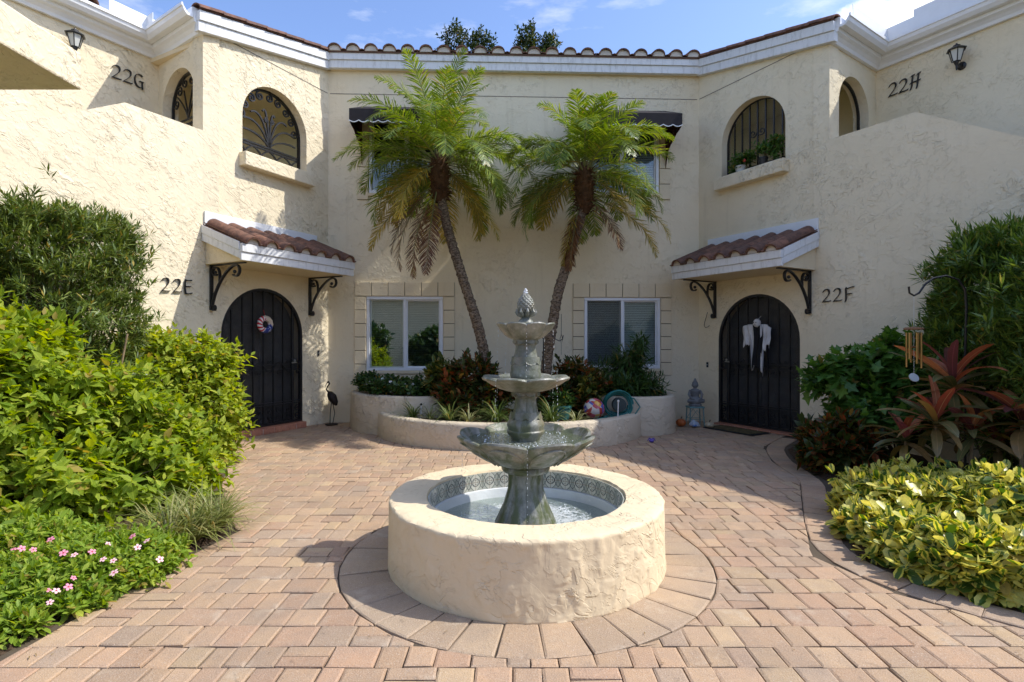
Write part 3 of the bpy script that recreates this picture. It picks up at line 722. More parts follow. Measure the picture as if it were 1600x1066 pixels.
def in_bed(p, poly, far):
    P = list(poly)+[far]; c = False; j = len(P)-1
    for i in range(len(P)):
        (xi, yi), (xj, yj) = P[i], P[j]
        if (yi > p[1]) != (yj > p[1]) and p[0] < (xj-xi)*(p[1]-yi)/(yj-yi)+xi: c = not c
        j = i
    return c
LFAR, RFAR = [(-9, .6), (-9, 8)], [(9, 8), (9, .6)]
def clip(poly, q, n):
    out = []
    for i in range(len(poly)):
        a, b = poly[i], poly[(i+1) % len(poly)]; da, db = (a-q).dot(n), (b-q).dot(n)
        if da >= 0: out.append(a)
        if (da >= 0) != (db >= 0): out.append(a+(b-a)*(da/(da-db)))
    return out
def area(p): return abs(sum(p[i].x*p[(i+1) % len(p)].y-p[(i+1) % len(p)].x*p[i].y for i in range(len(p))))/2 if len(p) > 2 else 0
PC = [(0.46, 0.293, 0.168), (0.44, 0.274, 0.16), (0.47, 0.312, 0.176), (0.41, 0.274, 0.168), (0.455, 0.298, 0.172), (0.385, 0.27, 0.176), (0.485, 0.335, 0.185), (0.43, 0.26, 0.155), (0.46, 0.302, 0.176), (0.42, 0.265, 0.16), (0.45, 0.288, 0.168)]
RC = [(0.427, 0.308, 0.194), (0.398, 0.285, 0.181), (0.446, 0.317, 0.194), (0.417, 0.285, 0.172), (0.378, 0.281, 0.185)]
def inset(poly, d):
    c = sum(poly, Vector((0, 0)))/len(poly); o = []
    n = len(poly); ar = sum(poly[i].x*poly[(i+1) % n].y-poly[(i+1) % n].x*poly[i].y for i in range(n)); s = 1 if ar > 0 else -1
    for i in range(n):
        a, b, e = poly[i-1], poly[i], poly[(i+1) % n]; d0 = (b-a); d1 = (e-b)
        if d0.length < 1e-5 or d1.length < 1e-5: o.append(b+(c-b).normalized()*d); continue
        n0 = Vector((-d0.y, d0.x)).normalized()*s; n1 = Vector((-d1.y, d1.x)).normalized()*s; m = n0+n1
        m = m.normalized() if m.length > .2 else n0; o.append(b+m*(d/max(.45, m.dot(n0))))
    return o
def paver_geo(mb, poly, pal=None, joint=.003, bev=.010, dz=None):
    p0 = inset(poly, joint); p1 = inset(poly, joint+bev); z = random.gauss(0, .0016) if dz is None else dz
    z = max(-.004, min(.004, z)); tx, ty = random.gauss(0, .010), random.gauss(0, .010); c = sum(poly, Vector((0, 0)))/len(poly); n = len(poly)
    f = lambda p, h: (p.x+random.gauss(0, .0021), p.y+random.gauss(0, .0021), h+z+(p.x-c.x)*tx+(p.y-c.y)*ty)
    base = random.choice(pal or PC); k = random.uniform(.80, 1.08); mb.cur = tuple(min(.8, x*k) for x in base)
    mb.add([f(p, -.03) for p in p0]+[f(p, -.0045) for p in p0]+[f(p, 0) for p in p1],
           [(i, (i+1) % n, n+(i+1) % n, n+i) for i in range(n)]+[(n+i, n+(i+1) % n, 2*n+(i+1) % n, 2*n+i) for i in range(n)]+[tuple(range(2*n, 3*n))])
polys = []
y = -6.9
LBo = [Vector(p) for p in LBED]; RBo = RBED
def bands(poly, w): pass
while y < 9.75:
    h = random.choice((.16, .17, .18)); x = -5.4+random.uniform(0, .2); row_split = random.random() < .0
    while x < 5.8:
        w = random.choice((.10, .115, .125, .13, .145, .16, .185, .215)); P = [Vector((x, y)), Vector((x+w, y)), Vector((x+w, y+h)), Vector((x, y+h))]
        cand = [P]
        if w > .16 and random.random() < .3: cand = [[P[0], P[1], P[1]+Vector((0, h*.5)), P[0]+Vector((0, h*.5))], [P[0]+Vector((0, h*.5)), P[1]+Vector((0, h*.5)), P[2], P[3]]]
        for P in cand:
            c = sum(P, Vector((0, 0)))/4
            ok = True; d = (c-FC).length
            if abs(c.y) > 50: ok = False
            if d < RRING+.22:
                n = (c-FC).normalized(); P = clip(P, FC+n*(RRING+.001), n)
            if len(P) < 3: ok = False
            for bed, far, off in ((LBED, LFAR, .0), (RBED, RFAR, .215)):
                if not ok: break
                dist, q, n = seg_near(c, bed)
                if dist > 1.0: 
                    if (c.x < 0) == (bed is LBED) and in_bed(c, list(bed)+far[:1], far[1]): ok = False
                    continue
                inside = in_bed(c, list(bed)+far[:1], far[1]); nn = (c-q).normalized() if dist > 1e-4 else n
                if inside: nn = -nn
                if inside and dist > .15: ok = False
                elif dist < off+.2: P = clip(P, q+nn*off, nn)
                if len(P) < 3: ok = False
            if ok:
                # nothing under the building or far inside the planters
                for F in (LB, RB):
                    if (c-F.O).dot(F.N) < -.02: ok = False
                if (c-BW.O).dot(BW.N) < -.02: ok = False
                if (c.x/2.0)**2+((c.y-8.6)/1.62)**2 < .8: ok = False
            if ok and area(P) > .0022: polys.append(P)
        x += w
    y += h
# border row beside the right-hand bed
tot = []; acc = 0
pl = [Vector(p) for p in RBED]; s_next = 0; w = .155
samples = []
for a, b in zip(pl, pl[1:]):
    L = (b-a).length; n = max(1, int(L/.02))
    for i in range(n): samples.append(a+(b-a)*i/n)
sm = [sum(samples[max(0, i-16):i+17], Vector((0, 0)))/len(samples[max(0, i-16):i+17]) for i in range(len(samples))]
def nrm_at(i):
    d = (sm[min(len(sm)-1, i+4)]-sm[max(0, i-4)]).normalized(); n = Vector((-d.y, d.x)); 
    return n
step = 8
border = []
for i in range(0, len(sm)-step-1, step):
    a, b = sm[i], sm[i+step]; na, nb = nrm_at(i), nrm_at(i+step)
    c = (a+b)/2
    if in_bed(c+na*.1, list(RBED)+RFAR[:1], RFAR[1]): na, nb = -na, -nb
    border.append([a, b, b+nb*.212, a+na*.212])
ring = []
NR = 33
for k in range(NR):
    g0, g1 = 2*PI*(k+.0)/NR, 2*PI*(k+1)/NR
    f = lambda r, g: FC+Vector((math.cos(g), math.sin(g)))*r
    gm = (g0+g1)/2
    ring.append([f(ROUT-.02, g0), f(RRING, g0), f(RRING, gm), f(RRING, g1), f(ROUT-.02, g1), f(ROUT-.02, gm)])
allp = [(p, 'field') for p in polys]+[(p, 'border') for p in border]+[(p, 'ring') for p in ring]
def in_view(c): return c.y > 2.3 and abs(c.x/c.y) < .93
def dist_key(pk):
    c = sum(pk[0], Vector((0, 0)))/len(pk[0]); 
    return (0 if in_view(c) and not (c-FC).length < ROUT-.05 else 1, c.length-(2.0 if pk[1] == 'ring' and c.y < FC.y+.3 else 0))
allp.sort(key=dist_key)
PV = MB(); PV.bbox(-7, 8.5, -7, 9.9, -.06, -.012); PV = PV.build('courtyard_paving', M_SAND, kind='structure')
for p, k in allp[:300]:
    mb = MB(); paver_geo(mb, p, RC if k == 'ring' else None); mb.build('paver', M_PAVER, PV)
mb = MB()
for p, k in allp[300:]: paver_geo(mb, p, RC if k == 'ring' else None)
mb.build('paver_field', M_PAVER, PV, kind='stuff')
# planting beds: raised bark soil
def bed(name, pts):
    rnd = random.Random(5); V = [Vector((p[0], p[1], .0)) for p in pts]; n = len(V); c = sum(V, Vector((0, 0, 0)))/n; mb = MB(); K = 8; vs = []
    for k in range(K+1):
        f = k/K
        for v in V:
            q = v+(c-v)*f; vs.append((q.x, q.y, -.025 if k == 0 else .008+.07*min(1, f*3)+rnd.uniform(-.006, .01)))
    mb.add(vs, [(k*n+i, k*n+(i+1) % n, (k+1)*n+(i+1) % n, (k+1)*n+i) for k in range(K) for i in range(n)]); return mb.build(name, M_SOIL, kind='structure', smooth=True)
def dense(poly, s=.12):
    o = []
    for a, b in zip(poly, poly[1:]):
        a, b = Vector(a), Vector(b); n = max(1, int((b-a).length/s)); o += [a+(b-a)*i/n for i in range(n)]
    return o+[Vector(poly[-1])]
wl_ = [LB(-1.98, .02, 0).to_2d(), LB(-7.3, .02, 0).to_2d()]; wr_ = [RB(7.3, .02, 0).to_2d(), RB(1.9, .02, 0).to_2d()]
bed('planting_soil', dense(LBED+[(-6.5, .6)]+wl_[::-1]))
bed('planting_soil', dense(RBED+wr_[::-1]+[(7.0, .7)]))

# ================================================================ FOUNTAIN
from mathutils import noise as NZ
FT = thing('fountain', (FC.x, FC.y, 0), 'grey three-tiered fountain with pineapple finial in a round cream stucco basin', 'fountain')
C0 = (FC.x, FC.y, 0)
n = 560; prof = [(ROUT-.002, -.02)]+[(ROUT+.006*(1-i/50)-(.004 if i == 50 else 0), HB*.985*i/50) for i in range(51)]+[(ROUT-.012, HB-.001), (ROUT-.06, HB+.001), (RIN+.10, HB), (RIN+.012, HB-.001), (RIN+.004, HB-.012), (RIN+.004, .03)]
V = []; Fq = []
for i, (r, z) in enumerate(prof):
    for k in range(n):
        g = 2*PI*k/n; p = Vector((math.cos(g)*r, math.sin(g)*r, z)); q = Vector((p.x*9, p.y*9, z*6))
        a = NZ.noise(q*1.0+Vector((3, 1, 7)))+.5*NZ.noise(q*2.3); b = NZ.noise(q*.5+Vector((9, 2, 2)))
        d = (max(0, min(1, (a-.10)*22))*.5+max(0, min(1, (a+.22)*22))*.35)*max(0, min(1, b*1.6+.35+.55*math.cos(g+.9)))
        rough = NZ.noise(q*7)*.14+NZ.noise(q*2.7)*.25+NZ.noise(q*16)*.10
        dd = (d*.008+rough*.004)
        if 1 <= i <= 51: rr = r+dd; zz = z
        elif i > 51 and i < 56: rr = r+NZ.noise(q*.6)*.006; zz = z+dd*.6+NZ.noise(q*1.3)*.005
        else: rr = r; zz = z
        V.append((FC.x+math.cos(g)*rr, FC.y+math.sin(g)*rr, zz))
    if i: Fq += [((i-1)*n+k, (i-1)*n+(k+1) % n, i*n+(k+1) % n, i*n+k) for k in range(n)]
mb = MB(); mb.add(V, Fq); mb.build('basin_wall', m_stucco('stucco_basin', (.745, .61, .40), (.65, .50, .32), .7), FT, smooth=True)
# glazed tiles round the inside
def m_deco():
    t = Mt('painted_glazed_tile', .18, .5); tcn = t.new('ShaderNodeTexCoord'); sp = t.new('ShaderNodeSeparateXYZ'); t.l.new(tcn.outputs['Object'], sp.inputs[0])
    x = t.math('DIVIDE', sp.outputs[0], .0605); z = t.math('DIVIDE', t.math('SUBTRACT', sp.outputs[2], .0605), .0605)
    r = t.math('SQRT', t.math('ADD', t.math('MULTIPLY', x, x), t.math('MULTIPLY', z, z)))
    th = t.math('ARCTAN2', z, x)
    def band(v, c, w): return t.ramp(t.math('ABSOLUTE', t.math('SUBTRACT', v, c)), w*.6, w*1.3, 1, 0)
    ax = t.math('ABSOLUTE', x); az = t.math('ABSOLUTE', z)
    lens = t.math('ADD', t.math('MULTIPLY', t.math('MULTIPLY', z, z), .62), ax)       # pointed oval across the joint
    l1 = band(lens, .86, .09); l2 = band(t.math('ADD', t.math('MULTIPLY', t.math('MULTIPLY', z, z), .62), t.math('SUBTRACT', 1.0, ax)), .42, .06)
    ringm = band(r, .50, .05); pet = t.math('MULTIPLY', band(t.math('ADD', r, t.math('MULTIPLY', t.math('COSINE', t.math('MULTIPLY', th, 4.)), .12)), .33, .045), 1.)
    cross = t.math('MAXIMUM', t.ramp(ax, .02, .05, 1, 0), t.ramp(az, .02, .05, 1, 0))
    line = t.math('MAXIMUM', t.math('MAXIMUM', ringm, pet), l2)
    col = t.mix(l1, (.60, .58, .49), (.20, .22, .19)); col = t.mix(t.math('MULTIPLY', t.ramp(lens, .84, .92), .55), col, (.30, .32, .27)); col = t.mix(line, col, (.09, .10, .10)); col = t.mix(t.math('MULTIPLY', cross, .7), col, (.22, .13, .08))
    col = t.mix(t.math('MULTIPLY', t.ramp(t.noise(t.pos(), 14, 4), .4, .7), .35), col, (.42, .42, .36))
    return t.color(col).m
M_DECO = m_deco(); NTL = 33; rt = RIN-.001; first = None
for k in range(NTL):
    g = 2*PI*(k+.5)/NTL; wv = 2*rt*math.tan(PI/NTL)/2-.0018; h = .121
    X = Vector((-math.sin(g), math.cos(g), 0)); Yv = Vector((math.cos(g), math.sin(g), 0)); p = Vector((FC.x, FC.y, HB-.013-h))+Yv*(rt*math.cos(PI/NTL)-.004)
    M = Matrix(((X.x, Yv.x, 0, p.x), (X.y, Yv.y, 0, p.y), (0, 0, 1, p.z), (0, 0, 0, 1)))
    if first is None: mb = MB(); mb.bbox(-wv, wv, 0, .008, 0, h); first = mb.build('glazed_tile', M_DECO, FT, M=M)
    else: dup(first, FT, M)
M_LINER = m_simple('pale_pool_plaster', (.76, .78, .77), .7, .3, var=.08, scale=5, bump=.002)
mb = MB(); mb.lathe([(RIN-.0, .272), (RIN-.022, .270), (RIN-.024, .262), (RIN-.03, .10), (RIN-.10, .045), (.02, .04)], C0, 96); mb.build('basin_liner', M_LINER, FT, smooth=True)
def m_water(name, tint, deep, foam_r, foam_amt, sc, alpha=.35, bstr=.012):
    t = Mt(name, .03, .5); p = t.pos(); tcn = t.new('ShaderNodeTexCoord'); ln_ = t.new('ShaderNodeVectorMath', operation='LENGTH'); t.l.new(tcn.outputs['Object'], ln_.inputs[0])
    n1 = t.noise(p, sc, 4, .6, 1.0); n2 = t.noise(p, sc*4, 4, .7, .5)
    t.bump(t.math('ADD', n1, t.math('MULTIPLY', n2, .5)), bstr)
    fz = t.math('MULTIPLY', t.ramp(ln_.outputs['Value'], foam_r*.55, foam_r, 1, 0), foam_amt)
    fm = t.ramp(t.math('ADD', n2, t.math('MULTIPLY', fz, .26)), .62, .84)
    t.color(t.mix(fm, deep, (.82, .86, .86))); t.b.inputs['Roughness'].default_value = .06
    tr = t.new('ShaderNodeBsdfTransparent'); tr.inputs[0].default_value = tint+(1,)
    mx = t.new('ShaderNodeMixShader'); k = t.math('MAXIMUM', alpha, t.math('MULTIPLY', fm, .85)); t.l.new(k, mx.inputs[0])
    t.l.new(tr.outputs[0], mx.inputs[1]); t.l.new(t.b.outputs[0], mx.inputs[2])
    gl_ = t.new('ShaderNodeBsdfGlossy'); gl_.inputs['Roughness'].default_value = .03; t.l.new(t.nrm, gl_.inputs['Normal']); fr = t.new('ShaderNodeFresnel'); fr.inputs[0].default_value = 1.33; t.l.new(t.nrm, fr.inputs['Normal'])
    m2 = t.new('ShaderNodeMixShader'); t.l.new(fr.outputs[0], m2.inputs[0]); t.l.new(mx.outputs[0], m2.inputs[1]); t.l.new(gl_.outputs[0], m2.inputs[2])
    t.l.new(m2.outputs[0], t.n['Material Output'].inputs[0]); return t.m
M_WAT = m_water('basin_water', (.86, .94, .90), (.50, .60, .54), .60, 1.25, 9, .30)
M_WAT2 = m_water('bowl_water', (.5, .55, .36), (.20, .24, .13), .40, .75, 16, .55, .010)
def disc(name, z, r, m, lobes=0, amp=0, parent=FT):
    mb = MB(); N = 96; vs = [(FC.x, FC.y, z)]
    for rr in (.33, .66, 1.0):
        for k in range(N):
            g = 2*PI*k/N; L = abs(math.sin(lobes*(g-PH)/2))**.6 if lobes else 1; q = r*rr*(1-amp*(1-L)); vs.append((FC.x+q*math.cos(g), FC.y+q*math.sin(g), z))
    fs = [(0, 1+k, 1+(k+1) % N) for k in range(N)]+[(1+j*N+k, 1+(j+1)*N+k, 1+(j+1)*N+(k+1) % N, 1+j*N+(k+1) % N) for j in range(2) for k in range(N)]
    return mb.add(vs, fs).build(name, m, parent)
PH = -PI/2
disc('water', .205, RIN-.028, M_WAT)
def m_stone():
    t = Mt('cast_stone', .42, .45); p = t.pos(); f = t.ramp(t.noise(p, 9, 5, .65), .35, .65); g = t.ramp(t.noise(t.pos((1, 1, .3)), 14, 4, .6), .42, .58)
    sp = t.new('ShaderNodeSeparateXYZ'); t.l.new(p, sp.inputs[0]); low = t.ramp(sp.outputs[2], .5, 1.3, 1., .35)
    col = t.mix(f, (.135, .14, .115), (.27, .27, .23)); col = t.mix(t.math('MULTIPLY', g, low), col, (.085, .10, .04))
    br = t.ramp(t.noise(p, 5, 4, .6), .54, .68, 0, .5); col = t.mix(br, col, (.25, .19, .12))
    w = t.ramp(t.noise(p, 22, 4), .62, .75, 0, .45); col = t.mix(w, col, (.50, .50, .47))
    t.color(col); t.bump(t.math('ADD', t.noise(p, 70, 3), t.noise(p, 12, 3)), .003); t.b.inputs['Roughness'].default_value = .4; return t.m
M_STONE = m_stone()
def lath(name, prof, lobes=0, n=128, smooth=True, cap=(False, False), parent=FT):
    mb = MB(); mb.lathe(prof, C0, n, lobes, cap, PH); return mb.build(name, M_STONE, parent, smooth=smooth)
lath('pedestal', [(.235, .05), (.228, .16, .04), (.198, .23, .06), (.152, .33, .09), (.122, .43, .11), (.118, .50, .10), (.120, .535, .08), (.150, .548, .03), (.160, .565), (.158, .585), (.145, .60)], 8)
LBW = [(.13, .59, .0), (.20, .60, .05), (.28, .635, .09), (.36, .685, .11, .006), (.425, .745, .12, .018), (.455, .778, .12, .030), (.462, .790, .12, .034), (.458, .800, .12, .036), (.440, .800, .12, .034), (.425, .785, .13, .024), (.37, .715, .13), (.26, .655, .10), (.10, .63)]
lath('lower_bowl', LBW, 8, 192)
# moulded petal edges on the bowl
mb = MB()
for k in range(8):
    g0 = PH+2*PI*k/8; pts = []
    for i in range(25):
        f = i/24; g = g0+2*PI/8*(.07+.86*f); e = math.sin(PI*f)**.35; zz = .63+(.765-.63)*e; r = .27+(.435-.27)*((zz-.63)/.135)**.85
        L = abs(math.sin(8*(g-PH)/2))**.6; r *= (1-.11*(1-L)); pts.append((FC.x+(r+.006)*math.cos(g), FC.y+(r+.006)*math.sin(g), zz-.008))
    mb.tube(pts, .007, 5)
mb.build('petal_molding', M_STONE, FT, smooth=True)
disc('bowl_water', .752, .405, M_WAT2, 8, .13)
lath('lower_column', [(.085, .655), (.088, .72), (.10, .77), (.122, .795), (.125, .812), (.118, .820), (.120, .835, .02), (.126, .85, .03), (.122, .868, .04), (.100, .90, .05), (.082, .945, .06), (.073, .99, .06), (.070, 1.02, .05), (.072, 1.03), (.080, 1.036), (.080, 1.05), (.088, 1.075)], 8)
MBW = [(.06, 1.068), (.12, 1.072, .04), (.18, 1.09, .08), (.235, 1.118, .10, .004), (.270, 1.142, .10, .01), (.292, 1.152, .10, .014), (.298, 1.163, .10, .016), (.290, 1.172, .10, .016), (.262, 1.172, .10, .014), (.235, 1.158, .10), (.15, 1.13, .08), (.04, 1.12)]
lath('middle_bowl', MBW, 8, 160)
disc('bowl_water', 1.158, .235, M_WAT2, 8, .10)
lath('upper_column', [(.08, 1.13), (.10, 1.165), (.104, 1.185), (.098, 1.205), (.100, 1.215, .03), (.098, 1.245, .04), (.083, 1.285, .05), (.072, 1.325, .05), (.067, 1.36, .04), (.068, 1.372), (.076, 1.378), (.077, 1.395), (.07, 1.41)], 8)
for z0, r0, r1, col_ in ((1.262, .094, .088, 0), (.905, .103, .096, 0), (1.40, .079, .079, 1), (1.06, .089, .089, 1)):   # leaf-edged collars
    mb = MB(); N = 96; vs = []
    for j, rr in ((0, r0+.004), (1, r1+.003)):
        for k in range(N):
            g = 2*PI*k/N; L = abs(math.sin(8*(g-PH)/2))**.7; z = z0-.018*L if j == 0 else z0+.035; vs.append((FC.x+rr*math.cos(g), FC.y+rr*math.sin(g), z))
    mb.add(vs, [(k, (k+1) % N, N+(k+1) % N, N+k) for k in range(N)]); mb.tube([vs[k] for k in range(N)]+[vs[0]], .003, 4, False); mb.build('leaf_collar', M_STONE, FT, smooth=True)
lath('upper_bowl', [(.05, 1.405), (.09, 1.41, .05), (.135, 1.432, .09), (.172, 1.468, .11, .004), (.192, 1.500, .11, .01), (.200, 1.512, .11, .012), (.196, 1.520, .11, .012), (.182, 1.518, .11, .01), (.165, 1.495, .10), (.08, 1.47), (.03, 1.465)], 8, 128)
disc('bowl_water', 1.503, .165, M_WAT2, 8, .10)
mb = MB(); mb.lathe([(.07, 1.50), (.068, 1.515), (.052, 1.522), (.045, 1.535), (.030, 1.550), (.026, 1.562), (.032, 1.575), (.034, 1.580)], C0, 32); mb.build('finial_stem', M_STONE, FT, smooth=True)
# pineapple: scales in crossing spirals
V = []; N, Mz = 84, 52
for j in range(Mz+1):
    f = j/Mz; z = 1.578+.135*f; r = .052*(math.sin(PI*min(1, f*.93+.07))**.55)*(1-.35*f*f)+.002
    for k in range(N):
        g = 2*PI*k/N; a = abs(math.sin(5*g+f*15)); b = abs(math.sin(5*g-f*15)); d = min(a, b)**.5*.0085
        V.append((FC.x+(r+d)*math.cos(g), FC.y+(r+d)*math.sin(g), z))
mb = MB(); mb.add(V, [(j*N+k, j*N+(k+1) % N, (j+1)*N+(k+1) % N, (j+1)*N+k) for j in range(Mz) for k in range(N)]); mb.build('pineapple_finial', M_STONE, FT, smooth=True)
mb = MB()
for k in range(9):      # curled leaves round its foot
    g = 2*PI*k/9; pts = [(FC.x+r*math.cos(g), FC.y+r*math.sin(g), z) for r, z in ((.03, 1.565), (.05, 1.575), (.066, 1.592), (.062, 1.612))]
    mb.tube(pts, [.012, .014, .011, .003], 6)
mb.build('finial_leaf_ring', M_STONE, FT, smooth=True)
M_FOAM = Mt('falling_water', .08, .6).color((.80, .84, .86)).m
mb = MB()
for k in range(26):
    g = random.uniform(0, 2*PI); r = random.uniform(0, .014); z = 1.712+random.uniform(0, .042)*(1-r/.016); mb.ball((FC.x+r*math.cos(g), FC.y+r*math.sin(g), z), random.uniform(.003, .007), 6)
mb.build('water_burst', M_FOAM, FT, smooth=True)
def drip(r, g, z0, z1, name='water_drip'):
    mb = MB(); z = z0; rr = r
    while z > z1:
        f = (z0-z)/(z0-z1+1e-6); x = FC.x+(rr+.012*f)*math.cos(g)+random.gauss(0, .0012); y_ = FC.y+(rr+.012*f)*math.sin(g)+random.gauss(0, .0012)
        mb.ball((x, y_, z), random.uniform(.0009, .0019), 5, (1, 1, random.uniform(1.5, 6.0))); z -= random.uniform(.008, .030)*(1+f)
    return mb.build(name, M_FOAM, FT, kind='stuff')
for k in range(8):
    g = PH+2*PI*k/8
    if k % 3 != 1: drip(.180, g, 1.50, 1.17)
    if k % 2: drip(.270, g, 1.15, .77)
    if k % 2 == 0: drip(.415, g, .76, .21)
# spout of white froth where the drips land
mb = MB()
for zz, r0, N in ((.757, .27, 90), (.211, .42, 120)):
    for i in range(N):
        g = random.uniform(0, 2*PI) if zz > .5 else PH+2*PI*random.randrange(8)/8+random.gauss(0, .12); r = r0+random.gauss(0, .035); mb.ball((FC.x+r*math.cos(g), FC.y+r*math.sin(g), zz), random.uniform(.002, .0055), 5)
mb.build('water_froth', M_FOAM, FT)

# ================================================================ WINDOW PLANTERS
def catmull(P, k=8):
    P = [Vector(p) for p in P]; o = []
    Q = [P[0]*2-P[1]]+P+[P[-1]*2-P[-2]]
    for i in range(1, len(Q)-2):
        for j in range(k):
            t = j/k; a, b, c, d = Q[i-1:i+3]; o.append(.5*((2*b)+(c-a)*t+(2*a-5*b+4*c-d)*t*t+(3*b-a-3*c+d)*t**3))
    return o+[P[-1]]
def planter(name, pts, h, th, label):
    P = catmull(pts); T = thing(name, (sum(p.x for p in P)/len(P), sum(p.y for p in P)/len(P), 0), label, 'planter')
    pr = [(0, -.03), (.012, .02), (.006, h*.5), (.0, h-.03), (-.012, h-.006), (-.035, h), (-th+.03, h+.002), (-th+.008, h-.01), (-th, h-.03), (-th, h-.2)]
    o = sweep(P, pr, 'planter_wall', M_PL, T)
    o.data.polygons.foreach_set('use_smooth', [True]*len(o.data.polygons)); o.data.set_sharp_from_angle(angle=math.radians(60))
    c = sum(P, Vector((0, 0)))/len(P); mb = MB(); n = len(P)
    ins = []
    for i, p in enumerate(P):
        d = (P[min(i+1, n-1)]-P[max(i-1, 0)]).normalized(); nn = Vector((-d.y, d.x)); ins.append(p+nn*(th-.01))
    mb.add([(p.x, p.y, h-.07) for p in ins], [tuple(range(n))]); mb.build('soil', M_SOIL, T)
    return T
ell = [(-.03-2.04*math.cos(a), 8.55-1.70*(math.sin(a))) for a in np.linspace(-.28, PI+.28, 15)]
planter('curved_planter', ell, .345, .17, 'low curved stucco planter behind the fountain, widest of the three planters')
planter('raised_planter', [(-2.66, 9.36), (-2.64, 8.88), (-2.42, 8.42), (-2.07, 8.13), (-1.7, 7.95), (-1.3, 7.88), (-1.0, 8.05), (-.86, 8.45), (-.82, 9.42)], .585, .13, 'taller rounded stucco planter under the left ground-floor window')
planter('raised_planter', [(1.02, 9.48), (1.04, 8.7), (1.2, 8.28), (1.55, 8.06), (1.98, 7.99), (2.35, 8.12), (2.55, 8.5), (2.60, 9.52)], .57, .13, 'taller rounded stucco planter under the right ground-floor window')
# ================================================================ FOLIAGE
def tri(a): return np.array(a, dtype=np.int64)
TPL = {
 'broad': (np.array([(0, 0, 0), (.22, .22, .05), (-.22, .22, .05), (0, .28, -.01), (.27, .48, .06), (-.27, .48, .06), (0, .60, -.01), (.13, .78, .03), (-.13, .78, .03), (0, 1, -.07)], float),
   tri([(0, 1, 3), (0, 3, 2), (1, 4, 3), (3, 5, 2), (3, 4, 6), (3, 6, 5), (4, 7, 6), (6, 8, 5), (7, 9, 6), (6, 9, 8)])),
 'oval': (np.array([(0, 0, 0), (.17, .30, .04), (-.17, .30, .04), (0, .35, -.01), (.20, .66, .03), (-.20, .66, .03), (0, .7, -.02), (0, 1, -.07)], float),
   tri([(0, 1, 3), (0, 3, 2), (1, 4, 6), (1, 6, 3), (2, 3, 6), (2, 6, 5), (4, 7, 6), (6, 7, 5)])),
 'round': (np.array([(0, 0, 0), (.24, .28, .04), (-.24, .28, .04), (.29, .66, .04), (-.29, .66, .04), (0, .5, -.02), (.12, .95, .0), (-.12, .95, .0)], float),
   tri([(0, 1, 5), (0, 5, 2), (1, 3, 5), (2, 5, 4), (3, 6, 5), (5, 6, 7), (5, 7, 4)])),
 'lance': (np.array([(0, 0, 0), (.085, .35, .02), (-.085, .35, .02), (0, .40, -.01), (0, 1, -.10)], float), tri([(0, 1, 3), (0, 3, 2), (1, 4, 3), (3, 4, 2)])),
 'needle': (np.array([(0, 0, 0), (.075, .45, .0), (-.075, .45, .0), (0, 1, -.05)], float), tri([(0, 1, 2), (1, 3, 2)])),
 'lobed': (np.array([(0, 0, 0), (.30, .10, .02), (.22, .34, 0), (.50, .50, .03), (.22, .58, 0), (0, 1, -.05), (-.22, .58, 0), (-.50, .50, .03), (-.22, .34, 0), (-.30, .10, .02), (0, .4, -.03)], float),
   tri([(10, i, i+1) for i in range(0, 9)]+[(10, 9, 0)])),
}
def unit(a): return a/np.maximum(1e-9, np.linalg.norm(a, axis=-1, keepdims=True))
def leaf_geo(pos, Y, Z, size, tpl):
    tv, tf = TPL[tpl]; Y = unit(Y); X = unit(np.cross(Y, Z)); Z = np.cross(X, Y)
    V = pos[:, None]+size[:, None, None]*(tv[None, :, 0:1]*X[:, None]+tv[None, :, 1:2]*Y[:, None]+tv[None, :, 2:3]*Z[:, None])
    F = tf[None]+(np.arange(len(pos))*len(tv))[:, None, None]
    uv = np.tile(np.stack([tv[:, 0]+.5, tv[:, 1]], 1), (len(pos), 1))
    return V.reshape(-1, 3), F.reshape(-1, 3), uv, (X, Y, Z)
def leaf_mesh(tpl, m):
    me = bpy.data.meshes.new('leaf_'+tpl); tv, tf = TPL[tpl]; me.from_pydata([tuple(v) for v in tv], [], [tuple(int(q) for q in f) for f in tf]); me.materials.append(m)
    l = me.uv_layers.new(name='UVMap')
    for lp in me.loops: l.data[lp.index].uv = (tv[lp.vertex_index][0]+.5, tv[lp.vertex_index][1])
    return me
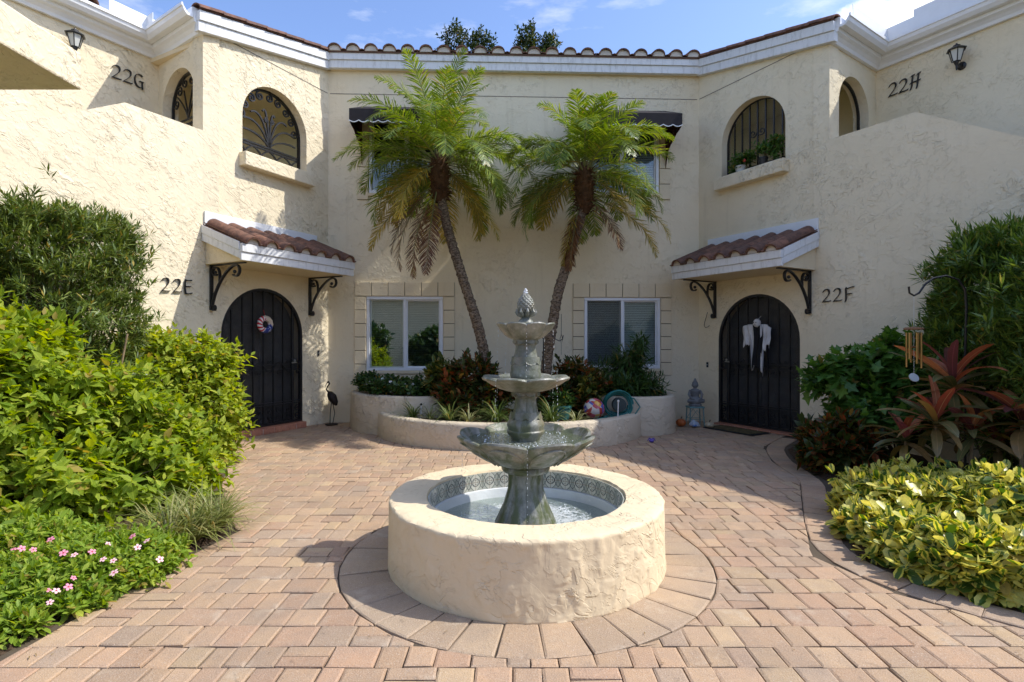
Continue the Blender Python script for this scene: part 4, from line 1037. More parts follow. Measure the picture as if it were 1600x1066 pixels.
def m_leaf(name, dark, mid, light, trans=.35, rough=.42, var=None, rib=.25, spec=.4, vt=.16):
    t = Mt(name, rough, spec); a = t.new('ShaderNodeAttribute'); a.attribute_name = 'leaf_tint'; oi = t.new('ShaderNodeObjectInfo')
    x = t.math('FRACT', t.math('ADD', a.outputs['Fac'], oi.outputs['Random']))
    cr = t.new('ShaderNodeValToRGB'); e = cr.color_ramp.elements; e[0].position = .0; e[0].color = dark+(1,); e[1].position = 1; e[1].color = light+(1,); q = e.new(.55); q.color = mid+(1,)
    t.l.new(x, cr.inputs[0]); col = cr.outputs[0]
    uvn = t.new('ShaderNodeUVMap'); sp = t.new('ShaderNodeSeparateXYZ'); t.l.new(uvn.outputs[0], sp.inputs[0]); ax = t.math('ABSOLUTE', t.math('SUBTRACT', sp.outputs[0], .5))
    if var:      # variegated: green heart, creamy margin, some leaves all cream
        n = t.noise(t.pos(), 30, 3); f = t.math('ADD', t.math('MULTIPLY', ax, 3.2), t.math('MULTIPLY', t.math('SUBTRACT', n, .5), .9)); f = t.math('ADD', f, t.math('MULTIPLY', t.math('SUBTRACT', x, .5), .95))
        col = t.mix(t.ramp(f, vt, vt+.14), col, t.mix(x, var[0], var[1]))
    if rib: col = t.mix(t.ramp(ax, .005, .03, rib, 0), col, tuple(min(1, c*1.8+.03) for c in light))
    col = t.mix(t.math('MULTIPLY', t.ramp(t.noise(t.pos(), 25, 3), .35, .7), .35), col, tuple(c*.7 for c in mid))
    old = t.ramp(x, .955, .965); col = t.mix(t.math('MULTIPLY', old, .8), col, (.34, .24, .06)); spt = t.ramp(t.noise(t.pos(), 70, 2), .70, .74, 0, .6); col = t.mix(spt, col, (.14, .09, .03))
    t.color(col); tr = t.new('ShaderNodeBsdfTranslucent'); hs = t.new('ShaderNodeHueSaturation'); hs.inputs['Hue'].default_value = .485; hs.inputs['Saturation'].default_value = 1.15; hs.inputs['Value'].default_value = 1.7
    t.l.new(col, hs.inputs['Color']); t.l.new(hs.outputs[0], tr.inputs[0]); mx = t.new('ShaderNodeMixShader'); mx.inputs[0].default_value = trans
    t.l.new(t.b.outputs[0], mx.inputs[1]); t.l.new(tr.outputs[0], mx.inputs[2]); t.l.new(mx.outputs[0], t.n['Material Output'].inputs[0]); return t.m
def vnoise(p, s, seed):
    return np.array([NZ.noise(Vector((a[0]*s+seed, a[1]*s, a[2]*s))) for a in p])
def blob_tips(blobs, n, rng, lump=.18, zmin=.03, ls=3.0, upbias=.15, inner=.15, spike=.07):
    B_ = np.array(blobs, float); w = (B_[:, 3]*B_[:, 4]+B_[:, 3]*B_[:, 5]+B_[:, 4]*B_[:, 5]); w /= w.sum(); out = []; dd = []
    tries = 0; got = 0
    while got < n and tries < 12:
        tries += 1; m = int(n*1.6); i = rng.choice(len(B_), m, p=w); d = unit(rng.normal(size=(m, 3))+np.array([0, 0, upbias])); b = B_[i]
        f = np.where(rng.rand(m) < inner, rng.uniform(.5, .9, m), rng.uniform(.84, 1.04, m)); f = np.where(rng.rand(m) < spike, f*rng.uniform(1.05, 1.28, m), f); f = f*(1+lump*2*vnoise(d+b[:, :3]*.7, ls, 3.1))
        p = b[:, :3]+d*b[:, 3:6]*f[:, None]; ok = p[:, 2] > zmin
        for j in range(len(B_)):
            q = np.linalg.norm((p-B_[j, :3])/B_[j, 3:6], axis=1); ok &= ~((q < .74) & (i != j) & (rng.rand(m) < .93))
        out.append(p[ok]); dd.append(d[ok]); got += ok.sum()
    return np.concatenate(out)[:n], np.concatenate(dd)[:n]
def shoots(tips, d, rng, L, k, size, spread=.75, up=.35, jit=.35, droop=.0, opp=False, zup=.8, szj=.42):
    n = len(tips); axis = unit(d*.75+np.array([0, 0, up])+rng.normal(scale=jit, size=(n, 3))); a = unit(np.cross(axis, rng.normal(size=(n, 3)))); b = np.cross(axis, a)
    P, Y, Z, S = [], [], [], []; ph = rng.uniform(0, 2*PI, n)
    for j in range(k):
        f = j/max(1, k-1); g = ph+(j*2.4 if not opp else (j//2)*PI/2+(j % 2)*PI); s = (spread*(.25+.75*f) if f < .25 else spread)
        rad = a*np.cos(g)[:, None]+b*np.sin(g)[:, None]; y = unit(rad*s+axis*(1-s)+rng.normal(scale=.14, size=(n, 3))-np.array([0, 0, droop])*(.3+f))
        P.append(tips-axis*(L*f)+rng.normal(scale=.004, size=(n, 3))); Y.append(y); Z.append(axis*.5+np.array([0, 0, zup])+rng.normal(scale=.25, size=(n, 3))); S.append(size*(1+rng.uniform(-szj, szj, n))*(.75+.35*min(1, f*2.5)))
    return np.concatenate(P), np.concatenate(Y), np.concatenate(Z), np.concatenate(S), axis
def stems(tips, axis, base, r, rng, k, parent, m, name='branch', n=5):
    idx = rng.choice(len(tips), min(k, len(tips)), replace=False); mb = MB()
    for i in idx:
        t_ = tips[i]; b0 = base[rng.randint(len(base))]; mid = (t_*.55+np.array(b0)*.45)+rng.normal(scale=.05, size=3); pt = bez(tuple(b0), tuple(mid*.5+np.array(b0)*.5), tuple(t_-axis[i]*.25), tuple(t_), 6)
        mb.tube(pt, [r*(1-.8*q/6) for q in range(7)], n, False)
    return mb.build(name, m, parent, smooth=True)
M_TWIG = m_simple('brown_twig', (.16, .12, .075), .8, .2, var=.3, bump=.002, bs=80)
def shrub(name, label, cat, blobs, m, tpl, nsh, rng, L, k, size, bases, nbr=40, br=.009, nparts=0, group=None, zmin=.04, lump=.18, ls=3.0, inner=.15, extra=None, **kw):
    Bb = np.array(blobs); loc = (Bb[:, 0].mean(), Bb[:, 1].mean(), 0 if zmin < .3 else zmin)
    T = thing(name, loc, label, cat, group); tips, d = blob_tips(blobs, nsh, rng, lump, zmin, ls, inner=inner)
    if extra is not None: tips = np.concatenate([tips, extra[0]]); d = np.concatenate([d, extra[1]])
    P, Y, Z, S, ax = shoots(tips, d, rng, L, k, size, **kw)
    if nparts:
        vis = (np.abs(P[:, 0]/P[:, 1]) < .93); near = P[:, 1]-d[np.tile(np.arange(len(tips)), k)][:, 1]*-.25+(~vis)*9; f = (P[:, 1]*2+np.tile(d[:, 1], k)*1.4+(~vis)*9-S*8); order = np.argsort(f); take = order[:nparts]
        X_ = unit(np.cross(Y, Z)); Yn = unit(Y); Zn = np.cross(X_, Yn); me = leaf_mesh(tpl, m)
        for i in take:
            s = S[i]; M = Matrix(((X_[i, 0]*s, Yn[i, 0]*s, Zn[i, 0]*s, P[i, 0]), (X_[i, 1]*s, Yn[i, 1]*s, Zn[i, 1]*s, P[i, 1]), (X_[i, 2]*s, Yn[i, 2]*s, Zn[i, 2]*s, P[i, 2]), (0, 0, 0, 1)))
            link_mesh('leaf', me, T, M)
        keep = order[nparts:]; P, Y, Z, S = P[keep], Y[keep], Z[keep], S[keep]
    V, F, uv, _ = leaf_geo(P, Y, Z, S, tpl); tint = np.repeat(rng.rand(len(P)), len(TPL[tpl][0]))
    mesh_np('foliage', V, [F], m, T, uv=uv, tint=tint, kind='stuff')
    if nbr: stems(tips, ax, bases, br, rng, nbr, T, M_TWIG)
    return T
def rs(s): return np.random.RandomState(s)

# ---- palms
def m_palm(name, c1, c2, c3, tr=.35): return m_leaf(name, c1, c2, c3, tr, .38, rib=0, spec=.45)
M_PALM = m_palm('palm_leaflet_green', (.07, .125, .018), (.15, .225, .03), (.32, .37, .06)); M_PALMY = m_palm('palm_leaflet_yellowing', (.18, .20, .04), (.42, .34, .06), (.60, .45, .10)); M_PALMD = m_palm('palm_leaflet_dead', (.08, .032, .018), (.17, .075, .03), (.27, .14, .06), .1)
M_RACH = m_simple('palm_rachis', (.16, .17, .06), .5, .3)
def frond(base, az, el, L, bend, m, parent, rng, width=.31, n=66, twist=0.):
    h = np.array([math.cos(az), math.sin(az), 0]); side = np.array([-math.sin(az), math.cos(az), 0]); pts = [np.array(base)]; e = el; N = 24; T_ = []
    for i in range(N):
        d = h*math.cos(e)+np.array([0, 0, 1])*math.sin(e); T_.append(d); pts.append(pts[-1]+d*L/N); e -= bend/N*(.35+1.3*i/N)
    pts = np.array(pts); T_.append(T_[-1]); T_ = np.array(T_)
    P, Y, Zs, S = [], [], [], []; V = []; F = []; tint = []
    for i in range(n):
        f = .16+.84*i/(n-1); x = f*N; a = int(min(N-1, x)); p = pts[a]+(pts[min(a+1, N)]-pts[a])*(x-a); t = T_[a]; up = np.cross(side, t); up = up if up[2] > 0 else -up
        ln_ = width*(math.sin(PI*min(1, (f*.86+.12)))**.6)*rng.uniform(.85, 1.1)
        for s in (-1, 1):
            fw = .55+.5*f; d = unit(side*s*1.0+t*fw+up*rng.uniform(-.1, .45)+rng.normal(scale=.13, size=3)); dr = np.array([0, 0, -1.])
            w = .0072; q = unit(np.cross(d, up)); b = len(V)*0
            p1 = p+d*ln_*.45+dr*ln_*.04; p2 = p+d*ln_*.78+dr*ln_*(.07+.08*rng.rand()); p3 = p+d*ln_*1.0+dr*ln_*(.13+.22*rng.rand())
            i0 = len(V); V += [p-q*w*.6, p+q*w*.6, p1-q*w, p1+q*w, p2-q*w*.8, p2+q*w*.8, p3]; F += [(i0, i0+1, i0+3), (i0, i0+3, i0+2), (i0+2, i0+3, i0+5), (i0+2, i0+5, i0+4), (i0+4, i0+5, i0+6)]; tint += [rng.rand()]*7
    V = np.array(V); F = np.array(F)
    uv = np.zeros((len(V), 2)); fr = mesh_np('frond', V, [F], m, parent, uv=uv, tint=np.array(tint))
    mb = MB(); mb.tube([tuple(q) for q in pts], [.011*(1-.85*i/N) for i in range(N+1)], 5, False); mb.build('rachis', M_RACH, fr)
    return fr
def m_trunk():
    t = Mt('palm_trunk_bark', .9, .15); p = t.pos(); n = t.noise(t.pos((1, 1, 2.2)), 26, 4, .7); t.color(t.mix(t.ramp(n, .38, .62), (.06, .042, .028), (.25, .19, .13))); t.bump(n, .012); return t.m
M_TRUNK = m_trunk(); M_FIB = m_simple('brown_palm_fibre', (.085, .045, .022), .9, .15, var=.4, bump=.01, bs=50)
def palm(label, path, seed, spec, dead):
    rng = rs(seed); base = Vector(path[0]); T = thing('palm_tree', base, label, 'palm tree', 'pygmy date palms behind the fountain')
    P = []
    PP = [Vector(p) for p in path]; Q = [PP[0]*2-PP[1]]+PP+[PP[-1]*2-PP[-2]]
    for i in range(1, len(Q)-2):
        for j in range(18):
            t = j/18; a, b, c, d = Q[i-1:i+3]; P.append(.5*((2*b)+(c-a)*t+(2*a-5*b+4*c-d)*t*t+(3*b-a-3*c+d)*t**3))
    P.append(PP[-1]); n = len(P); V = []; K = 18
    for i, p in enumerate(P):
        f = i/(n-1); r = (.095 if f < .06 else .063+.014*(1-f))*(1+.05*((i % 2)*2-1)); t = (P[min(i+1, n-1)]-P[max(0, i-1)]).normalized(); a = t.orthogonal().normalized(); b = t.cross(a)
        for k in range(K):
            g = 2*PI*k/K; knob = .013*max(0, math.sin(5*g+i*2.2))**3+rng.uniform(-.005, .006); q = p+(a*math.cos(g)+b*math.sin(g))*(r+knob); V.append(tuple(q))
    mb = MB(); mb.add(V, [(i*K+k, i*K+(k+1) % K, (i+1)*K+(k+1) % K, (i+1)*K+k) for i in range(n-1) for k in range(K)]); mb.build('trunk', M_TRUNK, T)
    top = PP[-1]; V = []
    # fibrous crownshaft with old leaf bases
    mb = MB(); mb.lathe([(.07, -.16), (.105, -.06), (.135, .08), (.14, .22), (.13, .36), (.10, .50), (.05, .62)], tuple(top), 14)
    for i in range(170):
        g = rng.uniform(0, 2*PI); z = rng.uniform(-.12, .48); r = .115; o = top+Vector((math.cos(g)*r, math.sin(g)*r, z)); e = o+Vector((math.cos(g)*rng.uniform(.03, .09), math.sin(g)*rng.uniform(.03, .09), rng.uniform(-.04, .10))); mb.tube([o, (o+e)/2+Vector((0, 0, .01)), e], [.014, .011, .004], 4)
    mb.build('crownshaft', M_FIB, T)
    c = top+Vector((0, 0, .42))
    i = 0
    for (n_, el0, el1, L0, L1, b0, b1, m) in spec:
        for k in range(n_):
            i += 1; az = (i*2.399+rng.uniform(-.2, .2)) % (2*PI)
            if el1 <= 22 and abs(az-1.5*PI) < .75: az += PI*(.55 if az > 1.5*PI else -.55)
            el = math.radians(rng.uniform(el0, el1)); frond((c.x+.05*math.cos(az), c.y+.05*math.sin(az), c.z+.05*el), az, el, rng.uniform(L0, L1), rng.uniform(b0, b1), m, T, rng)
    for az, el, L, bnd, m, z in dead: frond((top.x+.1*math.cos(az), top.y+.1*math.sin(az), top.z+z), az, math.radians(el), L, bnd, m, T, rng, width=.24)
    return T
spec = [(11, 58, 87, 1.42, 1.68, .7, 1.6, M_PALM), (23, 18, 58, 1.40, 1.66, 1.3, 2.2, M_PALM), (14, -12, 22, 1.25, 1.5, 1.4, 2.1, M_PALM), (6, -35, -12, 1.1, 1.3, .9, 1.3, M_PALMY)]
palm('left palm with a browned dead frond hanging beside its trunk', [at(763, 600, 8.25), at(752, 530, 8.25), at(728, 450, 8.22), at(703, 370, 8.2), at(687, 300, 8.2)], 4, spec,
     [(math.radians(205), -48, 1.42, 1.0, M_PALMD, .05), (math.radians(225), -60, 1.40, .7, M_PALMD, .0), (math.radians(250), -70, 1.30, .3, M_PALMD, -.02), (math.radians(185), -40, 1.2, .9, M_PALMD, .05), (math.radians(-20), -25, 1.25, 1.0, M_PALMY, .08), (math.radians(165), -20, 1.45, 1.0, M_PALMY, .08)])
spec2 = [(11, 58, 88, 1.10, 1.36, .8, 1.7, M_PALM), (22, 18, 58, 1.3, 1.55, 1.3, 2.2, M_PALM), (13, -14, 20, 1.2, 1.42, 1.3, 1.9, M_PALM), (3, -30, -8, 1.0, 1.2, .9, 1.3, M_PALMY)]
palm('right palm with yellowing fronds and a dark brown crown ball', [at(850, 604, 8.1), at(858, 540, 8.1), at(872, 460, 8.1), at(893, 390, 8.1), at(913, 318, 8.1)], 9, spec2,
     [(math.radians(-12), -5, 1.45, 1.35, M_PALMY, .10), (math.radians(8), -15, 1.4, 1.2, M_PALMY, .08), (math.radians(190), -70, .95, .3, M_PALMY, 0), (math.radians(215), -75, 1.0, .2, M_PALMD, -.03), (math.radians(-40), -45, .95, .6, M_PALMD, .05)])

# ---- left-hand bed
M_POD = m_leaf('yew_pine_needles', (.05, .085, .018), (.11, .165, .03), (.27, .32, .07), .22, .4, rib=0)
M_LIME = m_leaf('lime_green_leaf', (.14, .22, .02), (.30, .38, .04), (.52, .54, .09), .45, .55, spec=.22)
M_LIME2 = m_leaf('bright_green_leaf', (.13, .22, .018), (.25, .34, .03), (.46, .50, .07), .45, .55, spec=.22)
M_VINCA = m_leaf('periwinkle_leaf', (.11, .20, .02), (.22, .33, .035), (.40, .46, .07), .40, .5, spec=.25)
def pt(px, py, Y): v = at(px, py, Y); return (v.x, v.y, v.z)
def bl(px, py, Y, rx, ry, rz): return pt(px, py, Y)+(rx, ry, rz)
shrub('yew_pine_shrub', 'tall dark needle-leaved shrub against the sunlit left wall', 'shrub',
      [bl(30, 470, 5.0, .75, .55, .85), bl(120, 420, 5.5, .60, .5, .55), bl(160, 510, 5.6, .42, .4, .5), bl(60, 380, 5.2, .6, .5, .38), bl(-80, 480, 4.7, .7, .6, .9), bl(150, 372, 5.7, .42, .4, .25), bl(0, 620, 5.0, .8, .6, .8), bl(130, 600, 5.4, .5, .4, .5)],
      M_POD, 'needle', 4600, rs(21), .09, 16, .090, [pt(40, 730, 5.2)[:2]+(.05,), pt(110, 730, 5.5)[:2]+(.05,), pt(-60, 760, 5)[:2]+(.05,)], 60, .014, up=.55, spread=.62, lump=.22, ls=5, droop=0)
shrub('leafy_shrub', 'lime-green leafy shrub beside the left entrance gate', 'shrub',
      [bl(265, 600, 6.3, .50, .45, .58), bl(320, 565, 6.4, .36, .35, .32), bl(330, 650, 6.3, .38, .4, .50), bl(230, 545, 6.3, .38, .35, .24), bl(290, 700, 6.1, .5, .5, .4)],
      M_LIME, 'broad', 1350, rs(22), .17, 9, .080, [(pt(280, 700, 6.3)[0], 6.3, .05), (pt(320, 700, 6.3)[0], 6.4, .05)], 70, .008, 0, up=.5, spread=.8, lump=.25, ls=5, droop=.15)
shrub('leafy_shrub', 'big bright green shrub with broad leaves filling the left foreground bed', 'shrub',
      [bl(30, 640, 4.2, .60, .6, .55), bl(130, 660, 4.5, .60, .55, .55), bl(220, 700, 4.7, .50, .5, .50), bl(60, 780, 3.9, .62, .5, .42), bl(200, 760, 4.4, .50, .45, .38), bl(-100, 640, 3.8, .6, .6, .75), bl(290, 740, 4.9, .32, .35, .35), bl(30, 540, 4.3, .35, .4, .28)],
      M_LIME2, 'broad', 1700, rs(23), .19, 11, .086, [(-3.9, 4.4, .05), (-3.2, 4.7, .05), (-4.5, 4.0, .05)], 110, .011, 260, up=.45, spread=.8, lump=.32, ls=4, droop=.2)
T = shrub('periwinkle_patch', 'low flowering plants with small pink flowers at the left edge of the paving', 'flowering plant',
      [bl(40, 930, 2.95, .42, .34, .20), bl(130, 905, 3.1, .40, .32, .22), bl(205, 880, 3.3, .30, .28, .18), bl(-60, 960, 2.8, .45, .36, .20), bl(20, 985, 2.75, .26, .16, .12), bl(60, 880, 3.3, .45, .3, .25), bl(-20, 1010, 2.62, .22, .16, .12), bl(-90, 1020, 2.6, .3, .2, .16), bl(85, 965, 2.82, .16, .14, .09), bl(25, 985, 2.58, .16, .13, .08), bl(120, 945, 2.82, .14, .12, .08), bl(195, 905, 3.12, .14, .12, .08), bl(240, 878, 3.38, .12, .12, .08), bl(-40, 1010, 2.5, .2, .13, .08)],
      M_VINCA, 'oval', 2000, rs(24), .06, 8, .048, [(-2.3, 3.1, .02), (-2.9, 3.0, .02)], 50, .004, 0, up=.7, spread=.8, lump=.12, ls=6, inner=.1, droop=0)
M_PINK = Mt('pink_petal', .6, .3).color((.70, .26, .34)).m; M_PINKC = Mt('crimson_flower_eye', .6, .3).color((.35, .02, .06)).m; M_PALEP = Mt('pale_pink_petal', .6, .3).color((.78, .48, .48)).m
def flower_mesh(m):
    mb = MB()
    for k in range(5):
        g = 2*PI*k/5; R_ = Matrix.Rotation(g, 3, 'Z'); mb.add([R_ @ Vector(v) for v in ((0, 0, 0), (-.30, .55, .05), (-.22, .92, .0), (.22, .95, -.02), (.34, .55, .05))], [(0, 4, 3, 2, 1)])
    me = bpy.data.meshes.new('flower'); me.from_pydata([tuple(v) for v in mb.v], [], mb.f); me.materials.append(m); me.materials.append(M_PINKC)
    n = len(me.vertices); bm = [(.22*math.cos(a), .22*math.sin(a), .06) for a in np.linspace(0, 2*PI, 9)[:-1]]
    vs = [tuple(v) for v in mb.v]+bm; me2 = bpy.data.meshes.new('flower'); me2.from_pydata(vs, [], mb.f+[tuple(range(n, n+8))]); me2.materials.append(m); me2.materials.append(M_PINKC); me2.polygons[len(me2.polygons)-1].material_index = 1; return me2
FM, FM2 = flower_mesh(M_PINK), flower_mesh(M_PALEP); rg = rs(5)
for px, py, Y, k in ((22, 858, 3.12, 0), (34, 857, 3.12, 0), (52, 859, 3.1, 0), (79, 843, 3.25, 0), (99, 864, 3.1, 0), (116, 867, 3.08, 1), (144, 862, 3.1, 0), (161, 874, 3.05, 1), (177, 876, 3.04, 1), (169, 850, 3.25, 1), (207, 838, 3.35, 0), (215, 855, 3.25, 1), (229, 845, 3.3, 1), (250, 874, 3.2, 1), (115, 903, 2.95, 0), (74, 922, 2.9, 0), (107, 917, 2.9, 0), (78, 941, 2.82, 1), (178, 895, 2.98, 1), (88, 923, 2.86, 1)):
    p = at(px, py, Y-.17); d = (Vector((0, 0, EYE))-p).normalized()*.7+Vector((rg.uniform(-.7, .7), rg.uniform(-.3, .5), .8)); q = d.to_track_quat('Z', 'Y').to_matrix().to_4x4(); link_mesh('flower', FM2 if k else FM, T, Matrix.Translation(p) @ q @ Matrix.Scale(rg.uniform(.016, .023), 4))
# ---- strappy clumps
def m_grass(name, a, b, c): return m_leaf(name, a, b, c, .3, .45, rib=0)
M_LIR = m_grass('liriope_blade', (.045, .085, .02), (.10, .15, .035), (.26, .30, .12)); M_LIRY = m_grass('pale_strap_blade', (.15, .17, .06), (.33, .33, .14), (.5, .48, .26)); M_DRYB = m_grass('mixed_dry_blade', (.11, .15, .03), (.24, .27, .07), (.42, .38, .17))
def clump(name, x, y, z, n, L, m, label, cat, rng, w=.010, group=None, spread=1., parent=None, lean=(0, 0)):
    T = parent or thing(name, (x, y, z), label, cat, group); V, F, ti = [], [], []
    for i in range(n):
        g = rng.uniform(0, 2*PI); e = math.radians(rng.uniform(35, 88)) ; l = L*rng.uniform(.6, 1.1); h = np.array([math.cos(g)+lean[0], math.sin(g)+lean[1], 0]); s = np.array([-math.sin(g), math.cos(g), 0]); p = np.array([x, y, z])+h*rng.uniform(0, .03); b = len(V)
        for j in range(5):
            f = j/4; ww = w*(1-f**1.5*.92)/2; V += [p-s*ww, p+s*ww]; d = h*math.cos(e)*spread+np.array([0, 0, 1])*math.sin(e); p = p+d*l/4; e -= rng.uniform(.25, .6)
        for j in range(4): F += [(b+2*j, b+2*j+1, b+2*j+3, b+2*j+2)]
        ti += [rng.rand()]*10
    V = np.array(V); mesh_np('blades', V, [np.array(F)], m, T, uv=np.zeros((len(V), 2)), tint=np.array(ti), kind='stuff'); return T
rg = rs(31)
T = thing('strap_leaf_clump', (-2.05, 3.95, .02), 'half-dry grassy clump spilling onto the paving between pink flowers and left shrub', 'grass clump')
for i, (px, py, n) in enumerate(((265, 862, 90), (300, 850, 110), (330, 838, 90), (240, 858, 60), (285, 835, 90), (345, 822, 50), (315, 815, 60))):
    x, y = ground(px, py); clump('', x, y, .01, int(n*1.3), .46, M_DRYB, '', '', rg, .013, parent=T)
for j in range(1): pass
lab = ['striped grassy tuft at the left end of the low curved planter', 'small pale yellow grassy tuft beside the white stake light', 'grassy tuft in the low curved planter below the red croton', 'thin pale grassy tuft between two greener tufts left of the fountain', 'lush grassy tuft just left of the fountain column', 'bright striped grassy tuft just right of the fountain column', 'thin dull grassy tuft in front of the teal pot']
for (px, py, n, L, m), l in zip(((646, 655, 50, .30, M_LIR), (672, 655, 28, .24, M_LIRY), (704, 655, 60, .32, M_LIR), (733, 660, 36, .26, M_LIRY), (776, 662, 80, .36, M_LIR), (862, 660, 80, .36, M_LIR), (900, 662, 30, .24, M_LIRY)), lab):
    Y = 7.65 if px < 690 else 7.3; clump('grass_tuft', at(px, py, Y).x, Y, .285, int(n*1.4), L*1.45, m, l, 'grass tuft', rg, .016, 'grassy tufts in the low curved planter')

# ---- plants in the window planters
def m_croton(name, a, b, c, var): return m_leaf(name, a, b, c, .3, .35, var, .0, .4, .44)
M_CRO = m_croton('croton_leaf', (.03, .05, .012), (.06, .085, .018), (.11, .05, .02), ((.035, .05, .012), (.33, .075, .025)))
M_CRO2 = m_croton('croton_green_yellow', (.04, .07, .015), (.07, .11, .02), (.12, .14, .03), ((.10, .13, .025), (.45, .35, .08)))
shrub('croton_shrub', 'dark croton with red and orange leaves at the foot of the left palm', 'croton',
      [bl(738, 588, 8.1, .40, .35, .28), bl(708, 602, 8.0, .26, .3, .24), bl(770, 612, 8.0, .33, .3, .22), bl(735, 625, 7.9, .42, .3, .18)], M_CRO, 'oval', 260, rs(41), .16, 11, .13, [(-.6, 8.1, .28)], 30, .010, 0, zmin=.30, up=.6, spread=.7)
shrub('croton_shrub', 'green and yellow croton leaning over the left raised planter edge', 'croton', [bl(690, 588, 8.2, .24, .22, .22), bl(705, 615, 7.95, .2, .2, .15)], M_CRO2, 'oval', 90, rs(42), .14, 10, .12, [(-1.0, 8.1, .28)], 12, .009, 0, zmin=.3, up=.5, spread=.7)
shrub('croton_shrub', 'dark croton behind the teal pot at the foot of the right palm', 'croton',
      [bl(895, 590, 8.2, .36, .3, .26), bl(925, 600, 8.2, .25, .25, .22), bl(865, 620, 8.1, .28, .3, .26), bl(905, 625, 8.1, .35, .25, .2)], M_CRO, 'oval', 220, rs(43), .15, 10, .12, [(.9, 8.2, .28)], 26, .010, 0, zmin=.30, up=.6, spread=.7)
shrub('croton_shrub', 'yellow-green croton between the teal pot and the beach ball', 'croton', [bl(915, 608, 8.0, .22, .2, .16)], M_CRO2, 'oval', 70, rs(44), .12, 9, .11, [(1.1, 8.0, .28)], 10, .008, 0, zmin=.3, up=.5, spread=.7)
M_DKG = m_leaf('deep_green_leaf', (.02, .055, .012), (.04, .09, .018), (.08, .14, .03), .3, .4)
T = shrub('flowering_ground_plant', 'low dark green plants with small white flowers under the left window', 'bedding plant',
      [bl(600, 600, 8.5, .30, .35, .13), bl(640, 603, 8.35, .35, .35, .12), bl(575, 595, 8.9, .2, .3, .14), bl(675, 605, 8.3, .2, .3, .12)], M_DKG, 'round', 620, rs(45), .07, 8, .055, [(-2, 8.5, .5)], 20, .004, 0, zmin=.5, up=.7, spread=.8)
M_WHP = Mt('white_petal', .6, .3).color((.78, .78, .74)).m; FW = flower_mesh(M_WHP); FW.materials.clear(); FW.materials.append(M_WHP); FW.materials.append(M_WHP)
rg = rs(8)
for i in range(16):
    px = rg.uniform(570, 690); p = at(px, rg.uniform(592, 612), 8.12+abs(px-640)*.004); link_mesh('flower', FW, T, Matrix.Translation(p) @ Vector((0, -1, .7)).to_track_quat('Z', 'Y').to_matrix().to_4x4() @ Matrix.Scale(.026, 4))
shrub('lanky_shrub', 'lanky shrub with drooping narrow leaves in front of the right window', 'shrub',
      [bl(945, 590, 8.6, .25, .25, .25), bl(985, 565, 8.6, .30, .25, .32), bl(1015, 600, 8.6, .26, .25, .18), bl(975, 600, 8.4, .45, .3, .15), bl(1000, 535, 8.7, .15, .15, .14)], M_DKG, 'lance', 330, rs(46), .24, 13, .15, [(1.7, 8.6, .5), (2.0, 8.6, .5)], 60, .008, 0, zmin=.5, up=.7, spread=.75, droop=.45, lump=.3)
# ---- right-hand bed
M_PODR = m_leaf('yew_pine_needles_shade', (.055, .11, .02), (.11, .19, .035), (.27, .35, .07), .28, .38, rib=0)
shrub('yew_pine_shrub', 'tall clipped needle-leaved shrub at the right edge behind the wind chime', 'shrub',
      [bl(1560, 440, 5.4, .55, .5, .55), bl(1670, 480, 5.0, .6, .6, .72), bl(1540, 560, 5.5, .55, .5, .6), bl(1640, 600, 5.0, .7, .6, .8), bl(1500, 500, 5.7, .30, .3, .40), bl(1720, 520, 4.4, .7, .6, .9), bl(1590, 410, 5.3, .55, .5, .33)],
      M_PODR, 'needle', 4300, rs(51), .09, 15, .115, [(4.7, 5.3, .05), (5.2, 5.0, .05)], 60, .014, up=.55, spread=.62, lump=.16, ls=5)
shrub('lobed_leaf_shrub', 'dark green shrub with lobed leaves reaching toward the right entrance gate', 'shrub',
      [bl(1345, 590, 6.2, .46, .4, .36), bl(1405, 570, 6.0, .42, .4, .34), bl(1290, 590, 6.4, .26, .3, .16), bl(1400, 640, 5.9, .45, .4, .30), bl(1440, 600, 5.9, .35, .35, .4), bl(1345, 640, 6.2, .32, .3, .14)],
      m_leaf('lobed_leaf', (.04, .11, .018), (.075, .18, .03), (.15, .28, .05), .32, .38), 'lobed', 620, rs(52), .18, 8, .115, [(3.9, 6.1, .05), (4.2, 5.9, .05)], 50, .010, up=.4, spread=.85, droop=.25, lump=.25)
shrub('croton_shrub', 'dark red croton at the paving corner right of the doormat', 'croton',
      [bl(1300, 695, 5.75, .30, .28, .24), bl(1335, 690, 5.7, .28, .25, .26), bl(1275, 690, 5.9, .16, .2, .20)], M_CRO, 'oval', 230, rs(53), .14, 10, .11, [(3.4, 5.7, .04)], 26, .009, up=.6, spread=.7)
